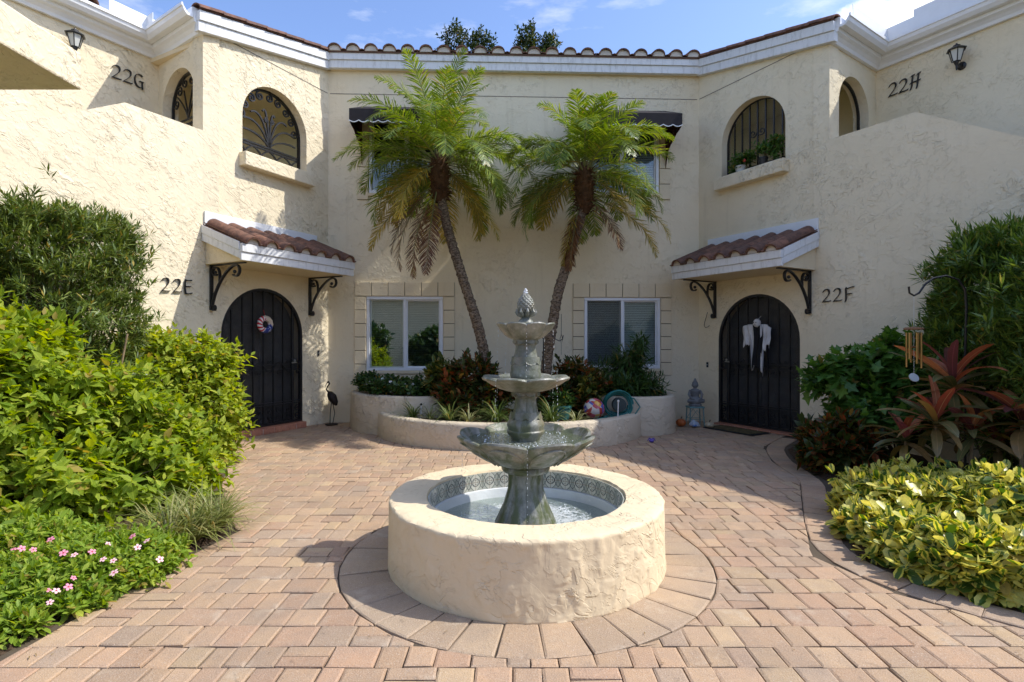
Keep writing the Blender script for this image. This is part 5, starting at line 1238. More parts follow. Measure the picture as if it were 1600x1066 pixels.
# variegated hedge
M_VAR = m_leaf('variegated_leaf', (.06, .12, .02), (.09, .17, .025), (.14, .22, .035), .35, .35, ((.62, .60, .07), (.80, .74, .20)), .0)
shrub('variegated_hedge', 'yellow and green variegated hedge along the right edge of the paving', 'hedge',
      [bl(1378, 805, 4.25, .34, .40, .30), bl(1440, 825, 3.95, .42, .42, .32), bl(1530, 842, 3.75, .43, .42, .34), bl(1610, 840, 3.6, .45, .42, .40), bl(1415, 782, 4.6, .40, .4, .28), bl(1510, 800, 4.3, .45, .42, .32), bl(1600, 808, 4.1, .48, .42, .33), bl(1710, 850, 3.4, .5, .42, .40), bl(1362, 838, 3.85, .22, .26, .20), bl(1435, 866, 3.45, .28, .28, .22), bl(1500, 885, 3.2, .32, .3, .24), bl(1590, 900, 3.05, .34, .3, .25), bl(1690, 920, 2.9, .36, .3, .26)],
      M_VAR, 'round', 2500, rs(54), .10, 9, .088, [(2.9, 4.1, .04), (3.3, 3.9, .04), (3.6, 3.7, .04)], 80, .008, 300, up=.5, spread=.85, droop=.25, lump=.14, ls=4)
# cordylines
def m_cord(name, a, b, c): return m_leaf(name, a, b, c, .3, .3, rib=.5, spec=.5)
M_CO1 = m_cord('bronze_cordyline_leaf', (.10, .12, .04), (.18, .16, .06), (.34, .20, .08)); M_CO2 = m_cord('red_cordyline_leaf', (.36, .09, .06), (.58, .22, .10), (.70, .42, .20)); M_CO3 = m_cord('wine_cordyline_leaf', (.14, .05, .05), (.22, .08, .06), (.38, .10, .10))
M_STEM = m_simple('tan_cane_stem', (.28, .20, .12), .8, .2, var=.3, bump=.004)
def strap_leaf(m, L, W, el, bend, rng):
    n = 9; V = []; p = np.zeros(3); e = el
    for i in range(n+1):
        f = i/n; w = W*(.18+.82*math.sin(PI*min(1, f*.85+.10))**.8)*(1 if f < .93 else .25)/2; tx = .12*math.sin(3*f)
        V += [p+np.array([-w, 0, .25*w]), p.copy(), p+np.array([w, 0, .25*w])]; p = p+np.array([0, math.cos(e), math.sin(e)])*L/n; e -= bend/n
    F = []
    for i in range(n): F += [(3*i, 3*i+1, 3*i+4, 3*i+3), (3*i+1, 3*i+2, 3*i+5, 3*i+4)]
    me = bpy.data.meshes.new('cordyline_leaf'); me.from_pydata([tuple(v) for v in V], [], F); me.materials.append(m); l = me.uv_layers.new(name='UVMap')
    for lp in me.loops: l.data[lp.index].uv = ((.12, .5, .88)[lp.vertex_index % 3], (lp.vertex_index//3)/n)
    me.polygons.foreach_set('use_smooth', [True]*len(me.polygons)); return me
def cordyline(label, heads, seed):
    rng = rs(seed); base = Vector((sum(h[0] for h in heads)/len(heads), sum(h[1] for h in heads)/len(heads), .02)); T = thing('cordyline_plant', base, label, 'cordyline', 'red cordylines in the right bed')
    for (x, y, z, s, n) in heads:
        mb = MB(); b = Vector((x+rng.uniform(-.06, .06), y+rng.uniform(-.05, .05), .0)); mb.tube([b, (b+Vector((x, y, z)))/2+Vector((rng.uniform(-.03, .03), 0, 0)), (x, y, z)], [.017, .014, .012], 7); mb.build('stem', M_STEM, T)
        for i in range(n):
            f = i/n; m = M_CO1 if f < .62 else (M_CO2 if i % 2 else M_CO3); el = math.radians(-15+95*f); L = s*rng.uniform(.38, .55)*(1-.25*abs(f-.5)); me = strap_leaf(m, L, .085*s**.5*rng.uniform(.8, 1.15), el, rng.uniform(.5, 1.3), rng); az = i*2.4+rng.uniform(-.3, .3)
            link_mesh('leaf', me, T, Matrix.Translation((x, y, z+.12*f*s-.04)) @ Matrix.Rotation(az, 4, 'Z') @ Matrix.Rotation(rng.uniform(-.35, .35), 4, 'Y'))
    return T
def hd(px, py, Y, s, n): v = at(px, py, Y); return (v.x, v.y, max(.15, v.z), s, n)
cordyline('red and bronze cordyline with tan stems behind the variegated hedge', [hd(1490, 610, 4.9, 1.15, 26), hd(1462, 665, 4.75, .95, 22), hd(1520, 680, 4.7, .9, 20)], 61)
cordyline('brighter red cordyline cut by the right edge of the photo', [hd(1597, 665, 4.5, 1.0, 22), hd(1640, 620, 4.6, 1.1, 22)], 62)
cordyline('low dark cordyline with drooping leaves under the lobed shrub', [hd(1415, 690, 5.2, .8, 18), hd(1560, 700, 4.85, .75, 16)], 63)
# ---- trees beyond the roof
M_OAK = m_leaf('oak_leaf', (.02, .04, .012), (.045, .07, .018), (.10, .12, .035), .2, .5, rib=0)
M_BARK = m_simple('grey_tree_bark', (.16, .13, .10), .9, .1, var=.3, bump=.02, bs=20)
for lab_, blobs, x, sd in (('tree crown rising behind the roof edge, left one above the gap between the palms', [bl(712, 62, 19, .45, .5, .55), bl(752, 66, 19, .5, .5, .45), bl(732, 120, 19, 1.0, 1.0, .8), bl(700, 95, 19, .4, .5, .4), bl(740, 190, 19, 1.5, 1.4, 1.0)], -1.5, 71),
                       ('smaller tree crown rising behind the roof edge above the right palm', [bl(824, 62, 19.5, .42, .5, .50), bl(858, 70, 19.5, .40, .5, .35), bl(838, 110, 19.5, .8, .9, .6), bl(845, 180, 19.5, 1.3, 1.3, .9)], 1.0, 72)):
    T = thing('oak_tree', (x, blobs[0][1], 0), lab_, 'tree', 'trees beyond the roof'); tips, d = blob_tips(blobs, 1500, rs(sd), .28, 3, 2.2); P, Y, Z, S, ax = shoots(tips, d, rs(sd), .22, 7, .12, up=.4, spread=.8)
    V, F, uv, _ = leaf_geo(P, Y, Z, S, 'oval'); mesh_np('crown', V, [F], M_OAK, T, uv=uv, tint=np.repeat(rs(3).rand(len(P)), len(TPL['oval'][0])), kind='stuff')
    mb = MB(); yy = blobs[0][1]; mb.tube([(x, yy, -.05), (x+.1, yy, 3), (x-.05, yy, 6.5), (x, yy, 9.2)], [.32, .26, .2, .1], 10)
    for k in range(10):
        i = rs(k+sd).randint(len(tips)); t_ = tips[i]; mb.tube([(x, yy, 7.5+k*.15), ((x+t_[0])/2, yy, (9+t_[2])/2), tuple(t_)], [.08, .04, .012], 6)
    mb.build('trunk', M_BARK, T, smooth=True)

# ================================================================ HOUSE NUMBERS, LAMPS
def stroke(pts, nib=.125, ang=38, n=10, s=1.0):
    """broad-nib pen stroke -> list of quads in glyph space"""
    P = []
    for i in range(0, len(pts)-1, 3) if (len(pts)-1) % 3 == 0 and len(pts) > 3 else [None]:
        if i is None: P = [pts[0], pts[-1]]; break
        P += bez(*pts[i:i+4], n)
    a = math.radians(ang); d = (math.cos(a)*nib*s, math.sin(a)*nib*s); return P, d
GL_ = {
 '2': [[(.06, .80), (.12, 1.0), (.52, 1.08), (.50, .74), (.49, .52), (.22, .28), (.02, .05)], [(.02, .05), (.18, .13), (.34, .03), (.60, .12)]],
 'E': [[(.10, 1.0), (.04, .7), (.06, .3), (.12, .0)], [(.08, .97), (.25, .93), (.38, 1.0), (.56, .98)], [(.08, .52), (.22, .50), (.34, .54), (.48, .54)], [(.12, .02), (.28, -.03), (.42, .04), (.58, .08)]],
 'F': [[(.12, 1.0), (.08, .7), (.18, .3), (.08, -.02)], [(.10, .93), (.30, .88), (.42, 1.04), (.66, 1.0)], [(.13, .52), (.24, .50), (.34, .56), (.50, .54)]],
 'G': [[(.54, .86), (.40, 1.04), (.02, 1.0), (.04, .50), (.06, .02), (.42, -.08), (.54, .12)], [(.54, .46), (.55, .3), (.52, .1), (.56, -.06)], [(.36, .48), (.42, .46), (.52, .50), (.62, .46)]],
 'H': [[(.22, 1.0), (.14, .7), (.20, .3), (.06, .0)], [(.60, 1.02), (.50, .7), (.56, .3), (.44, -.02)], [(.04, .46), (.25, .56), (.45, .44), (.68, .54)], [(.12, .96), (.18, 1.03), (.25, 1.0), (.32, 1.03)], [(.48, .96), (.54, 1.03), (.62, 1.0), (.70, 1.05)]]}
def glyph(ch, F, u, z, H, parent, sl=0):
    mb = MB()
    for pts in GL_[ch]:
        P, d = stroke(pts)
        for (a, b), (e, f) in zip(P, P[1:]):
            if abs(a-e)+abs(b-f) < 1e-6: continue
            q = [(a-d[0]/2, b-d[1]/2), (a+d[0]/2, b+d[1]/2), (e+d[0]/2, f+d[1]/2), (e-d[0]/2, f-d[1]/2)]
            q2 = [(a, b-.032), (a, b+.032), (e, f+.032), (e, f-.032)]
            for Q in (q, q2): mb.prism([F(u+(x+sl*y)*H, .012, z+y*H) for x, y in Q], tuple(F.N.to_3d()*.014))
    return mb.build('letter' if ch.isalpha() else 'digit', M_IRON, parent)
def number(F, text, u0, u1, z, H, label):
    T = thing('house_number', F((u0+u1)/2, .012, z), label, 'house number'); w = (u1-u0)/len(text)
    for i, ch in enumerate(text): glyph(ch, F, u0+w*i+.01, z, H, T)
a, z = LB.at(249, 455); b, z1 = LB.at(302, 459); number(LB, '22E', a, b, (z+z1)/2-.01, .185, 'black metal house number 22E beside the left canopy')
a, z = RB.at(1285, 471); b, z1 = RB.at(1337, 472); number(RB, '22F', a, b, (z+z1)/2-.005, .19, 'black metal house number 22F beside the right canopy')
a, z = LG.at(172, 122); b, z1 = LG.at(224, 140); number(LG, '22G', a, b, (z+z1)/2, .20, 'black metal house number 22G high on the upper left wall')
a, z = RH.at(1388, 153); b, z1 = RH.at(1438, 137); number(RH, '22H', a, b, (z+z1)/2, .20, 'black metal house number 22H high on the upper right wall')
M_LGL = Mt('frosted_lantern_glass', .35, .5).color((.55, .55, .50)).m
def lamp(F, px, py, label):
    u, z = F.at(px, py, .2); T = thing('wall_lantern', F(u, .0, z-.1), label, 'wall lamp', 'lanterns on the upper walls'); c = F(u, .17, z)
    mb = MB(); mb.lathe([(.055, 0), (.055, .015), (.03, .03)], (0, 0, 0), 16, cap=(True, True))
    q = F.N.to_3d().to_track_quat('Z', 'Y').to_matrix().to_4x4(); mb.build('back_plate', M_IRON, T, M=Matrix.Translation(F(u, .004, z-.10)) @ q)
    mb = MB(); mb.tube([F(u, .02, z-.10), F(u, .10, z-.13), F(u, .165, z-.14), F(u, .17, z-.08)], .014, 8); mb.lathe([(.006, -.20), (.012, -.17), (.012, -.14), (.028, -.10), (.03, -.085), (.045, -.08)], tuple(c), 10); mb.build('arm', M_IRON, T)
    mb = MB(); mb.lathe([(.048, -.078), (.085, .07)], tuple(c), 6); mb.build('glass', M_LGL, T)
    mb = MB()
    for k in range(6):
        g = PI*2*k/6; mb.tube([(c.x+.05*math.cos(g), c.y+.05*math.sin(g), c.z-.08), (c.x+.089*math.cos(g), c.y+.089*math.sin(g), c.z+.072)], .006, 4)
    mb.lathe([(.115, .068), (.118, .078), (.06, .115), (.045, .12), (.045, .135), (.03, .14), (.012, .155), (.01, .165), (.001, .17)], tuple(c), 6, cap=(True, False)); mb.build('cap', M_IRON, T)
lamp(LG, 119, 63, 'black wall lantern under the upper left gutter'); lamp(RH, 1493, 86, 'black wall lantern on the upper right wall beside number 22H')

# ================================================================ SMALL THINGS
# patriotic wreath on the left gate
u, z = LB.at(413, 507, .02); T = thing('wreath', LB(u, .03, z-.12), 'round red, white and blue ribbon wreath hung on the left gate', 'wreath')
def m_wr():
    t = Mt('striped_ribbon', .7, .2); tcn = t.new('ShaderNodeTexCoord'); sp = t.new('ShaderNodeSeparateXYZ'); t.l.new(tcn.outputs['Object'], sp.inputs[0]); th = t.math('ARCTAN2', sp.outputs[2], sp.outputs[0]); r = t.math('SQRT', t.math('ADD', t.math('MULTIPLY', sp.outputs[0], sp.outputs[0]), t.math('MULTIPLY', sp.outputs[2], sp.outputs[2])))
    s = t.math('SINE', t.math('ADD', t.math('MULTIPLY', th, 13.), t.math('MULTIPLY', r, 45.))); c1 = t.mix(t.ramp(s, -.1, .1), (.75, .72, .70), (.50, .03, .04))
    vo = t.new('ShaderNodeTexVoronoi'); t.l.new(tcn.outputs['Object'], vo.inputs['Vector']); vo.inputs['Scale'].default_value = 38; blue = t.mix(t.ramp(vo.outputs['Distance'], .22, .28), (.75, .75, .75), (.03, .05, .22))
    k = t.math('MULTIPLY', t.math('GREATER_THAN', t.math('SUBTRACT', sp.outputs[0], sp.outputs[2]), .055), 1.0); tan = t.mix(k, c1, blue)
    k2 = t.math('GREATER_THAN', t.math('ADD', sp.outputs[0], sp.outputs[2]), .075); return t.color(t.mix(k2, tan, (.60, .50, .38))).m
N_, K_ = 40, 10; mb = MB(); vs = []
for i in range(N_):
    g = 2*PI*i/N_
    for k in range(K_):
        h = 2*PI*k/K_; rr = .094+(.040+.006*math.sin(13*g+h*2))*math.cos(h); vs.append((rr*math.cos(g), -.036*math.sin(h), rr*math.sin(g)))
mb.add(vs, [(i*K_+k, ((i+1) % N_)*K_+k, ((i+1) % N_)*K_+(k+1) % K_, i*K_+(k+1) % K_) for i in range(N_) for k in range(K_)]); mb.build('ring', m_wr(), T, smooth=True, M=LB.mat(u, .04, z))
mb = MB(); mb.tube([LB(u, .03, z+.13), LB(u, .0, z+.22)], .004, 5); mb.build('ribbon_loop', Mt('red_ribbon', .7).color((.4, .03, .04)).m, T)
# hanging ghost figure on the right gate
u, z = RB.at(1186, 505, .05); M_CLOTH = m_simple('grey_white_gauze', (.62, .61, .60), .95, .1, var=.12, bump=.006, bs=30); M_BLKC = m_simple('black_cloth', (.02, .02, .022), .9, .1)
T = thing('hanging_ghost', RB(u, .06, z-.6), 'hanging ghost decoration with pale head and tattered grey-white sleeves on the right gate', 'decoration')
mb = MB(); mb.ball(tuple(RB(u, .10, z)), .058, 14, (1, 1, 1.15)); H_ = mb.build('head', M_CLOTH, T, smooth=True)
mb = MB()
for s in (-1, 1): mb.ball(tuple(RB(u+s*.02, .155, z+.008)), .009, 6)
mb.ball(tuple(RB(u, .152, z-.03)), .007, 6); mb.build('face_hole', M_BLKC, H_)
def cloth(fn, m, name, nu=14, nv=16):
    mb = MB(); vs = []
    for j in range(nv+1):
        for i in range(nu+1): vs.append(fn(i/nu, j/nv))
    mb.add(vs, [(j*(nu+1)+i, j*(nu+1)+i+1, (j+1)*(nu+1)+i+1, (j+1)*(nu+1)+i) for j in range(nv) for i in range(nu)]); o = mb.build(name, m, T, smooth=True); s_ = o.modifiers.new('solid', 'SOLIDIFY'); s_.thickness = .004; return o
rg = rs(77); rag = [rg.uniform(0, .09) for _ in range(15)]
def slv(side):
    W = .245 if side < 0 else .17; H = .36 if side < 0 else .45; tl = .74 if side < 0 else .82
    def fn(a, b):
        w = W*(1-.12*b)*(1 if b < .98 else 1); x = .045+a*w; top = -.03+.02*math.sin(a*3)-(.03 if side < 0 else .05)*a**2
        h = (H if a > .34 else tl+(.0))*(1) - (rag[int(a*14)]*(1 if a > .34 else 1.2))
        if side > 0 and a > .7: h *= .75
        y = .075+.018*math.sin(a*17+b*2)+.008*math.sin(b*9); xx = x+(.02*math.sin(b*4) if a < .34 else 0); 
        if a <= .34: xx = .045+a*w*(1-.45*max(0, b-.4))+.03*b*(-side if False else 1)*.5
        return RB(u+side*xx, y, z+top-h*b)
    return fn
cloth(slv(-1), M_CLOTH, 'sleeve'); cloth(slv(1), M_CLOTH, 'sleeve')
cloth(lambda a, b: RB(u-.075+.15*a+.02*math.sin(b*5), .095+.012*math.sin(a*12), z-.03-b*(.62+rag[int(a*14)])), M_BLKC, 'robe')
mb = MB(); mb.tube([RB(u, .08, z+.055), RB(u, .0, z+.11)], .003, 4); mb.build('hanging_cord', M_CLOTH, T)
# doorbells
for F, px, py, l in ((LB, 497, 552, 'small dark doorbell on the sunlit strip right of the left gate'), (RB, 1106, 570, 'small dark doorbell left of the right gate')):
    u, z = F.at(px, py); T = thing('doorbell', F(u, 0, z-.04), l, 'doorbell'); mb = MB(); mb.box(F, u-.018, u+.018, .004, .02, z-.045, z+.045); mb.build('housing', M_IRON, T, bevel=.006); mb = MB(); mb.ball(tuple(F(u, .022, z)), .009, 8); mb.build('button', M_WHITE, T)
# wire hook under the right canopy bracket
u, z = RB.at(1106, 500, .03); T = thing('wire_hook', RB(u, .03, z-.12), 'thin wire hook hanging below the left bracket of the right canopy', 'hook')
mb = MB(); mb.tube([RB(u+.01, .05, z+.13), RB(u-.02, .05, z+.04), RB(u-.05, .05, z-.04), RB(u-.06, .05, z-.10), RB(u-.03, .05, z-.135), RB(u+.02, .05, z-.12), RB(u+.05, .05, z-.10)], .005, 5); mb.build('wire', M_IRON, T)
# metal wading bird by the left gate
Y = FPX*EYE/(664-CY); p0 = at(518, 664, Y); p0.z = .003; S = Y/FPX
T = thing('bird_sculpture', p0, 'dark metal wading bird sculpture standing left of the raised planter', 'sculpture'); M_RUST = m_simple('dark_rusty_metal', (.035, .028, .024), .6, .4, metal=.6, var=.4)
def bp(dx, dy, d=0): return (p0.x+dx*S, p0.y+d, .003+dy*S)
mb = MB(); mb.lathe([(.10, .0), (.105, .012), (.03, .02), (.001, .022)], tuple(p0), 20, cap=(True, False)); mb.build('base', M_RUST, T)
for dx in (-4, 3): mb = MB(); mb.tube([bp(dx*.6, 1), bp(dx+2, 18), bp(1+dx*.3, 34)], .007, 6); mb.build('leg', M_RUST, T)
mb = MB(); mb.tube([bp(8, 30), bp(6, 34), bp(1, 43), bp(-3, 49), bp(-5, 51)], [.012, .05, .075, .05, .02], 12); mb.build('body', M_RUST, T, smooth=True)
mb = MB(); mb.tube([bp(-4, 50), bp(-8, 55), bp(-6, 60), bp(-3, 64), bp(-5, 67), bp(-7, 66)], [.02, .013, .012, .013, .018, .010], 8); mb.build('neck', M_RUST, T, smooth=True)
mb = MB(); mb.tube([bp(-6.5, 66), bp(-9, 62), bp(-9.5, 58)], [.008, .006, .002], 6); mb.build('beak', M_RUST, T)
# doormat
c = Vector(ground(1158, 679)); T = thing('doormat', (c.x, c.y, .005), 'worn brown doormat with black border in front of the right gate', 'doormat')
Ur = RB.U; Nn = RB.N; cc = RB(1.06, .36, 0)
def mat_box(u0, u1, v0, v1, z0, z1, name, m, **k): mb = MB(); mb.box(RB, u0, u1, v0, v1, z0, z1); return mb.build(name, m, T, **k)
mat_box(.62, 1.52, .17, .62, .006, .016, 'rubber_border', m_simple('black_rubber', (.02, .02, .02), .7, .3), bevel=.004); mat_box(.68, 1.46, .22, .57, .0165, .022, 'coir_panel', m_simple('worn_coir', (.13, .10, .05), .95, .1, var=.4, bump=.01, bs=120, scale=20))
# pumpkins
def pumpkin(px, py, r, col, label, flat=.8):
    Y = FPX*EYE/(py-CY); x = at(px, py, Y).x; T = thing('pumpkin', (x, Y, 0), label, 'pumpkin'); vs = []; N, K = 48, 14; mb = MB()
    for j in range(K+1):
        t = PI*j/K
        for k in range(N): g = 2*PI*k/N; q = r*math.sin(t)*(1-.10*abs(math.cos(4.5*g))**4)+.002; vs.append((x+q*math.cos(g), Y+q*math.sin(g), .004+r*flat-r*flat*math.cos(t)*(1-.16*math.sin(t*.0)-.12*(abs(math.cos(t))**8))))
    mb.add(vs, [(j*N+k, j*N+(k+1) % N, (j+1)*N+(k+1) % N, (j+1)*N+k) for j in range(K) for k in range(N)]); mb.build('gourd', m_simple('pumpkin_skin', col, .45, .4, var=.15), T, smooth=True)
    mb = MB(); z = r*flat*1.85; mb.tube([(x, Y, z-.01), (x+.004, Y, z+.02), (x+.014, Y, z+.042)], [.014, .009, .010], 7); mb.build('stalk', m_simple('dry_stalk', (.14, .11, .06), .9, .2), T)
pumpkin(1064, 667, .078, (.50, .13, .03), 'small orange pumpkin beside the right raised planter', .85); pumpkin(1108.5, 669, .072, (.52, .42, .27), 'small pale cream pumpkin left of the doormat', .68)
# stone buddha on a teal stool
Y = 8.95; x = at(1086, 650, Y).x; M_TEAL = m_simple('faded_teal_paint', (.16, .30, .29), .6, .3, var=.15); M_GST = m_simple('grey_carved_stone', (.20, .20, .195), .8, .2, var=.25, bump=.006, bs=50)
T = thing('small_stool', (x, Y, 0), 'small faded teal wire stool holding a grey statue by the right gate', 'stool')
mb = MB(); mb.bbox(x-.125, x+.125, Y-.11, Y+.11, .30, .325); mb.build('seat', M_TEAL, T, bevel=.006)
for sx in (-1, 1):
    for sy in (-1, 1): mb = MB(); mb.tube([(x+sx*.105, Y+sy*.09, .30), (x+sx*.12, Y+sy*.10, .004)], .009, 6); mb.build('leg', M_TEAL, T)
for sy in (-1, 1): mb = MB(); mb.tube([(x-.11, Y+sy*.095, .12), (x+.11, Y+sy*.095, .12), (x, Y+sy*.095, .27), (x-.11, Y+sy*.095, .12)], .005, 5); mb.build('brace', M_TEAL, T)
T = thing('seated_statue', (x, Y, .327), 'grey stone seated figure statue on the teal stool', 'statue')
mb = MB(); mb.lathe([(.10, .327), (.105, .35), (.09, .37), (.095, .385)], (x, Y, 0), 24, cap=(True, True)); mb.build('plinth', M_GST, T, smooth=True)
mb = MB(); mb.lathe([(.06, .386), (.105, .40), (.11, .43), (.085, .455), (.062, .49), (.075, .54), (.085, .58), (.06, .605), (.028, .615), (.026, .63), (.045, .65), (.052, .68), (.044, .715), (.026, .735), (.022, .75), (.012, .775), (.002, .79)], (x, Y, 0), 20)
for s in (-1, 1):
    mb.tube([(x+s*.075, Y, .585), (x+s*.105, Y-.02, .52), (x+s*.085, Y-.06, .46), (x+s*.02, Y-.085, .44)], [.026, .024, .02, .015], 8); mb.tube([(x+s*.03, Y-.01, .42), (x+s*.115, Y-.04, .415), (x-s*.02, Y-.10, .405)], [.04, .038, .02], 8)
    mb.ball((x+s*.05, Y, .67), .014, 6, (.6, 1, 1.6))
mb.ball((x, Y-.05, .675), .009, 6); mb.build('figure', M_GST, T, smooth=True)
# shell-like white and blue ornament
Y = 8.78; x = at(1086, 664, Y).x; T = thing('shell_ornament', (x, Y, 0), 'white and blue shell-shaped ornament on the paving between the two pumpkins', 'ornament')
mb = MB(); mb.tube([(x-.09, Y, .05), (x-.04, Y-.01, .07), (x+.03, Y, .045), (x+.08, Y, .02)], [.012, .065, .045, .008], 12); mb.ball((x-.03, Y, .035), .035, 10); mb.build('shell', m_simple('pale_blue_white_glaze', (.52, .60, .70), .3, .5, var=.2), T, smooth=True)
mb = MB(); mb.ball((x-.02, Y-.045, .035), .028, 8, (1.5, .6, .6)); mb.build('blue_patch', m_simple('blue_glaze', (.10, .20, .42), .3, .5), T, smooth=True)
# purple toy by the planter foot
Y = FPX*EYE/(692-CY); x = at(1018, 690, Y).x; T = thing('small_toy', (x, Y, 0), 'small purple object at the foot of the right raised planter', 'toy'); M_PUR = m_simple('purple_plastic', (.10, .06, .36), .4, .5)
mb = MB(); mb.ball((x, Y, .03), .028, 10, (1.3, 1, .9)); mb.build('body', M_PUR, T, smooth=True); mb = MB()
for s in (-1, 1): mb.tube([(x, Y, .045), (x+s*.03, Y, .065), (x+s*.055, Y, .03)], [.01, .008, .005], 6)
mb.build('loop', M_PUR, T)
# teal flower pot with plant, beach ball, hose
Y = 7.75; p = at(878, 645, Y); M_POT = m_simple('teal_plastic_pot', (.03, .17, .17), .5, .4)
T = thing('flower_pot', (p.x, Y, .285), 'round teal plastic flower pot just right of the fountain', 'flower pot')
mb = MB(); mb.lathe([(.10, .0), (.135, .16), (.145, .165), (.148, .20), (.135, .20), (.125, .14)], (p.x, Y, .285), 32, cap=(True, False)); mb.build('pot', M_POT, T, smooth=True); mb = MB(); mb.lathe([(.126, .165), (.001, .17)], (p.x, Y, .285), 20); mb.build('soil', M_SOIL, T)
V_ = blob_tips([(p.x, Y, .56, .17, .15, .12)], 90, rs(81), .2, .45)
P, Yv_, Z, S, ax = shoots(V_[0], V_[1], rs(82), .12, 8, .07, up=.6, spread=.7); V, F, uv, _ = leaf_geo(P, Yv_, Z, S, 'oval'); mesh_np('plant', V, [F], M_DKG, T, uv=uv, tint=np.repeat(rs(3).rand(len(P)), len(TPL['oval'][0])), kind='stuff')
Y = 7.72; p = at(928, 628, Y); r = .15
def m_ball():
    t = Mt('printed_beach_ball', .25, .5); v = t.new('ShaderNodeTexVoronoi'); tcn = t.new('ShaderNodeTexCoord'); t.l.new(tcn.outputs['Object'], v.inputs['Vector']); v.inputs['Scale'].default_value = 15
    cr = t.new('ShaderNodeValToRGB'); cr.color_ramp.interpolation = 'CONSTANT'; e = cr.color_ramp.elements; e[0].color = (.42, .06, .05, 1); e[1].position = .85; e[1].color = (.08, .10, .35, 1)
    for q, c_ in ((.25, (.55, .12, .16, 1)), (.42, (.62, .50, .30, 1)), (.55, (.60, .55, .5, 1)), (.68, (.65, .35, .05, 1))): x_ = e.new(q); x_.color = c_
    sp = t.new('ShaderNodeSeparateColor'); t.l.new(v.outputs['Color'], sp.inputs[0]); t.l.new(sp.outputs[0], cr.inputs[0]); return t.color(cr.outputs[0]).m
T = thing('beach_ball', (p.x, Y, .28), 'multicoloured red and yellow patterned ball lying in the curved planter beside the hose', 'ball'); mb = MB(); mb.ball((0, 0, 0), r, 32); mb.build('ball_skin', m_ball(), T, smooth=True, M=Matrix.Translation((p.x, Y, .285+r)))
mb = MB(); mb.lathe([(.009, 0), (.007, .006), (.001, .006)], (p.x-.05, Y-r-.0, .42), 8); mb.build('valve', M_WHITE, T)
M_HOSE = m_simple('teal_green_hose', (.02, .16, .14), .45, .4); T = thing('garden_hose', at(965, 640, 7.9)-Vector((0, 0, .1)), 'coiled teal garden hose standing in the curved planter beside the ball', 'garden hose'); c = at(965, 630, 7.95); c.z = .47
mb = MB(); pts = []; rg = rs(90)
for i in range(260):
    f = i/260; g = f*2*PI*8; rr = .19-.012*(i//32 % 5)+.008*math.sin(i*.31); pts.append((c.x+rr*1.12*math.cos(g), c.y-.07+.14*f+.03*math.sin(g*2), c.z+rr*math.sin(g)+.01))
mb.tube(pts, .0095, 6); mb.build('coil', M_HOSE, T, smooth=True); mb = MB(); zg = .292
pts = [(c.x-.15, c.y-.05, c.z-.15), (c.x-.25, c.y-.15, zg), (c.x-.42, c.y-.28, zg), (c.x-.3, c.y-.42, zg), (c.x-.05, c.y-.40, zg), (c.x+.15, c.y-.28, zg), (c.x+.05, c.y-.15, zg+.02), (c.x-.2, c.y-.22, zg+.02), (c.x-.35, c.y-.36, zg+.02), (c.x-.1, c.y-.46, zg+.02), (c.x+.22, c.y-.12, zg+.04), (c.x+.33, c.y-.0, zg+.14), (c.x+.25, c.y+.02, zg+.26), (c.x+.1, c.y, zg+.3)]
mb.tube([tuple(q) for q in catmull3(pts)] if False else [tuple(Vector(a).lerp(Vector(b), t/4)) for a, b in zip(pts, pts[1:]) for t in range(4)], .0095, 6); mb.build('loose_end', M_HOSE, T, smooth=True)
mb = MB(); mb.lathe([(.10, -.05), (.10, .05)], (0, 0, 0), 20, cap=(True, True)); q = Matrix.Rotation(PI/2, 4, 'X'); mb.build('reel_drum', m_simple('dark_reel', (.03, .05, .05), .5), T, M=Matrix.Translation((c.x+.02, c.y, c.z)) @ q)
# white stake lights
for px, py, Y, h, l in ((657, 640, 7.75, .20, 'short white stake light at the left of the curved planter'), (965, 640, 7.55, .27, 'white stake light leaning in front of the coiled hose')):
    p = at(px, py, Y); T = thing('stake_light', (p.x, Y, .27), l, 'garden light', 'stake lights in the curved planter'); mb = MB(); mb.tube([(p.x, Y, .26), (p.x+.01, Y, .28+h)], .008, 8); mb.build('stake', M_WHITE, T); mb = MB(); mb.lathe([(.014, 0), (.016, .02), (.010, .028), (.001, .03)], (p.x+.01, Y, .28+h), 10, cap=(True, False)); mb.build('cap', M_IRON if px < 700 else M_WHITE, T)
# shepherd hook in the planter and its hanging loop
Y = 7.95; T = thing('shepherd_hook', at(850, 600, Y)*1-Vector((0, 0, at(850, 600, Y).z-.28)), 'double iron shepherd hook standing behind the fountain bowls', 'plant hook')
mb = MB(); a = at(849, 530, Y); mb.tube([(a.x, Y, .27), (a.x, Y, a.z)], .008, 8); mb.build('pole', M_IRON, T)
for s in (-1, 1):
    q = [(0, -1), (s*3, 6), (s*9, 9), (s*15, 6), (s*19, 0), (s*25, -3), (s*30, 0), (s*31, 6)]; mb = MB(); mb.tube([(a.x+dx*Y/FPX, Y, a.z+dz*Y/FPX) for dx, dz in q], .007, 7); mb.build('hook', M_IRON, T, smooth=True)
b = at(877, 512, Y); T = thing('rope_loop', (b.x, Y, b.z-.35), 'twisted cord hanging from the iron hook left of the right window', 'cord'); mb = MB(); mb.tube([(b.x, Y, b.z+.20), (b.x, Y, b.z-.1), (b.x-.02, Y, b.z-.17), (b.x, Y, b.z-.24), (b.x+.02, Y, b.z-.17), (b.x, Y, b.z-.1)], .004, 5); mb.tube([(b.x, Y, b.z-.24), (b.x, Y, b.z-.40)], .003, 4); mb.build('cord_loop', M_IRON, T)
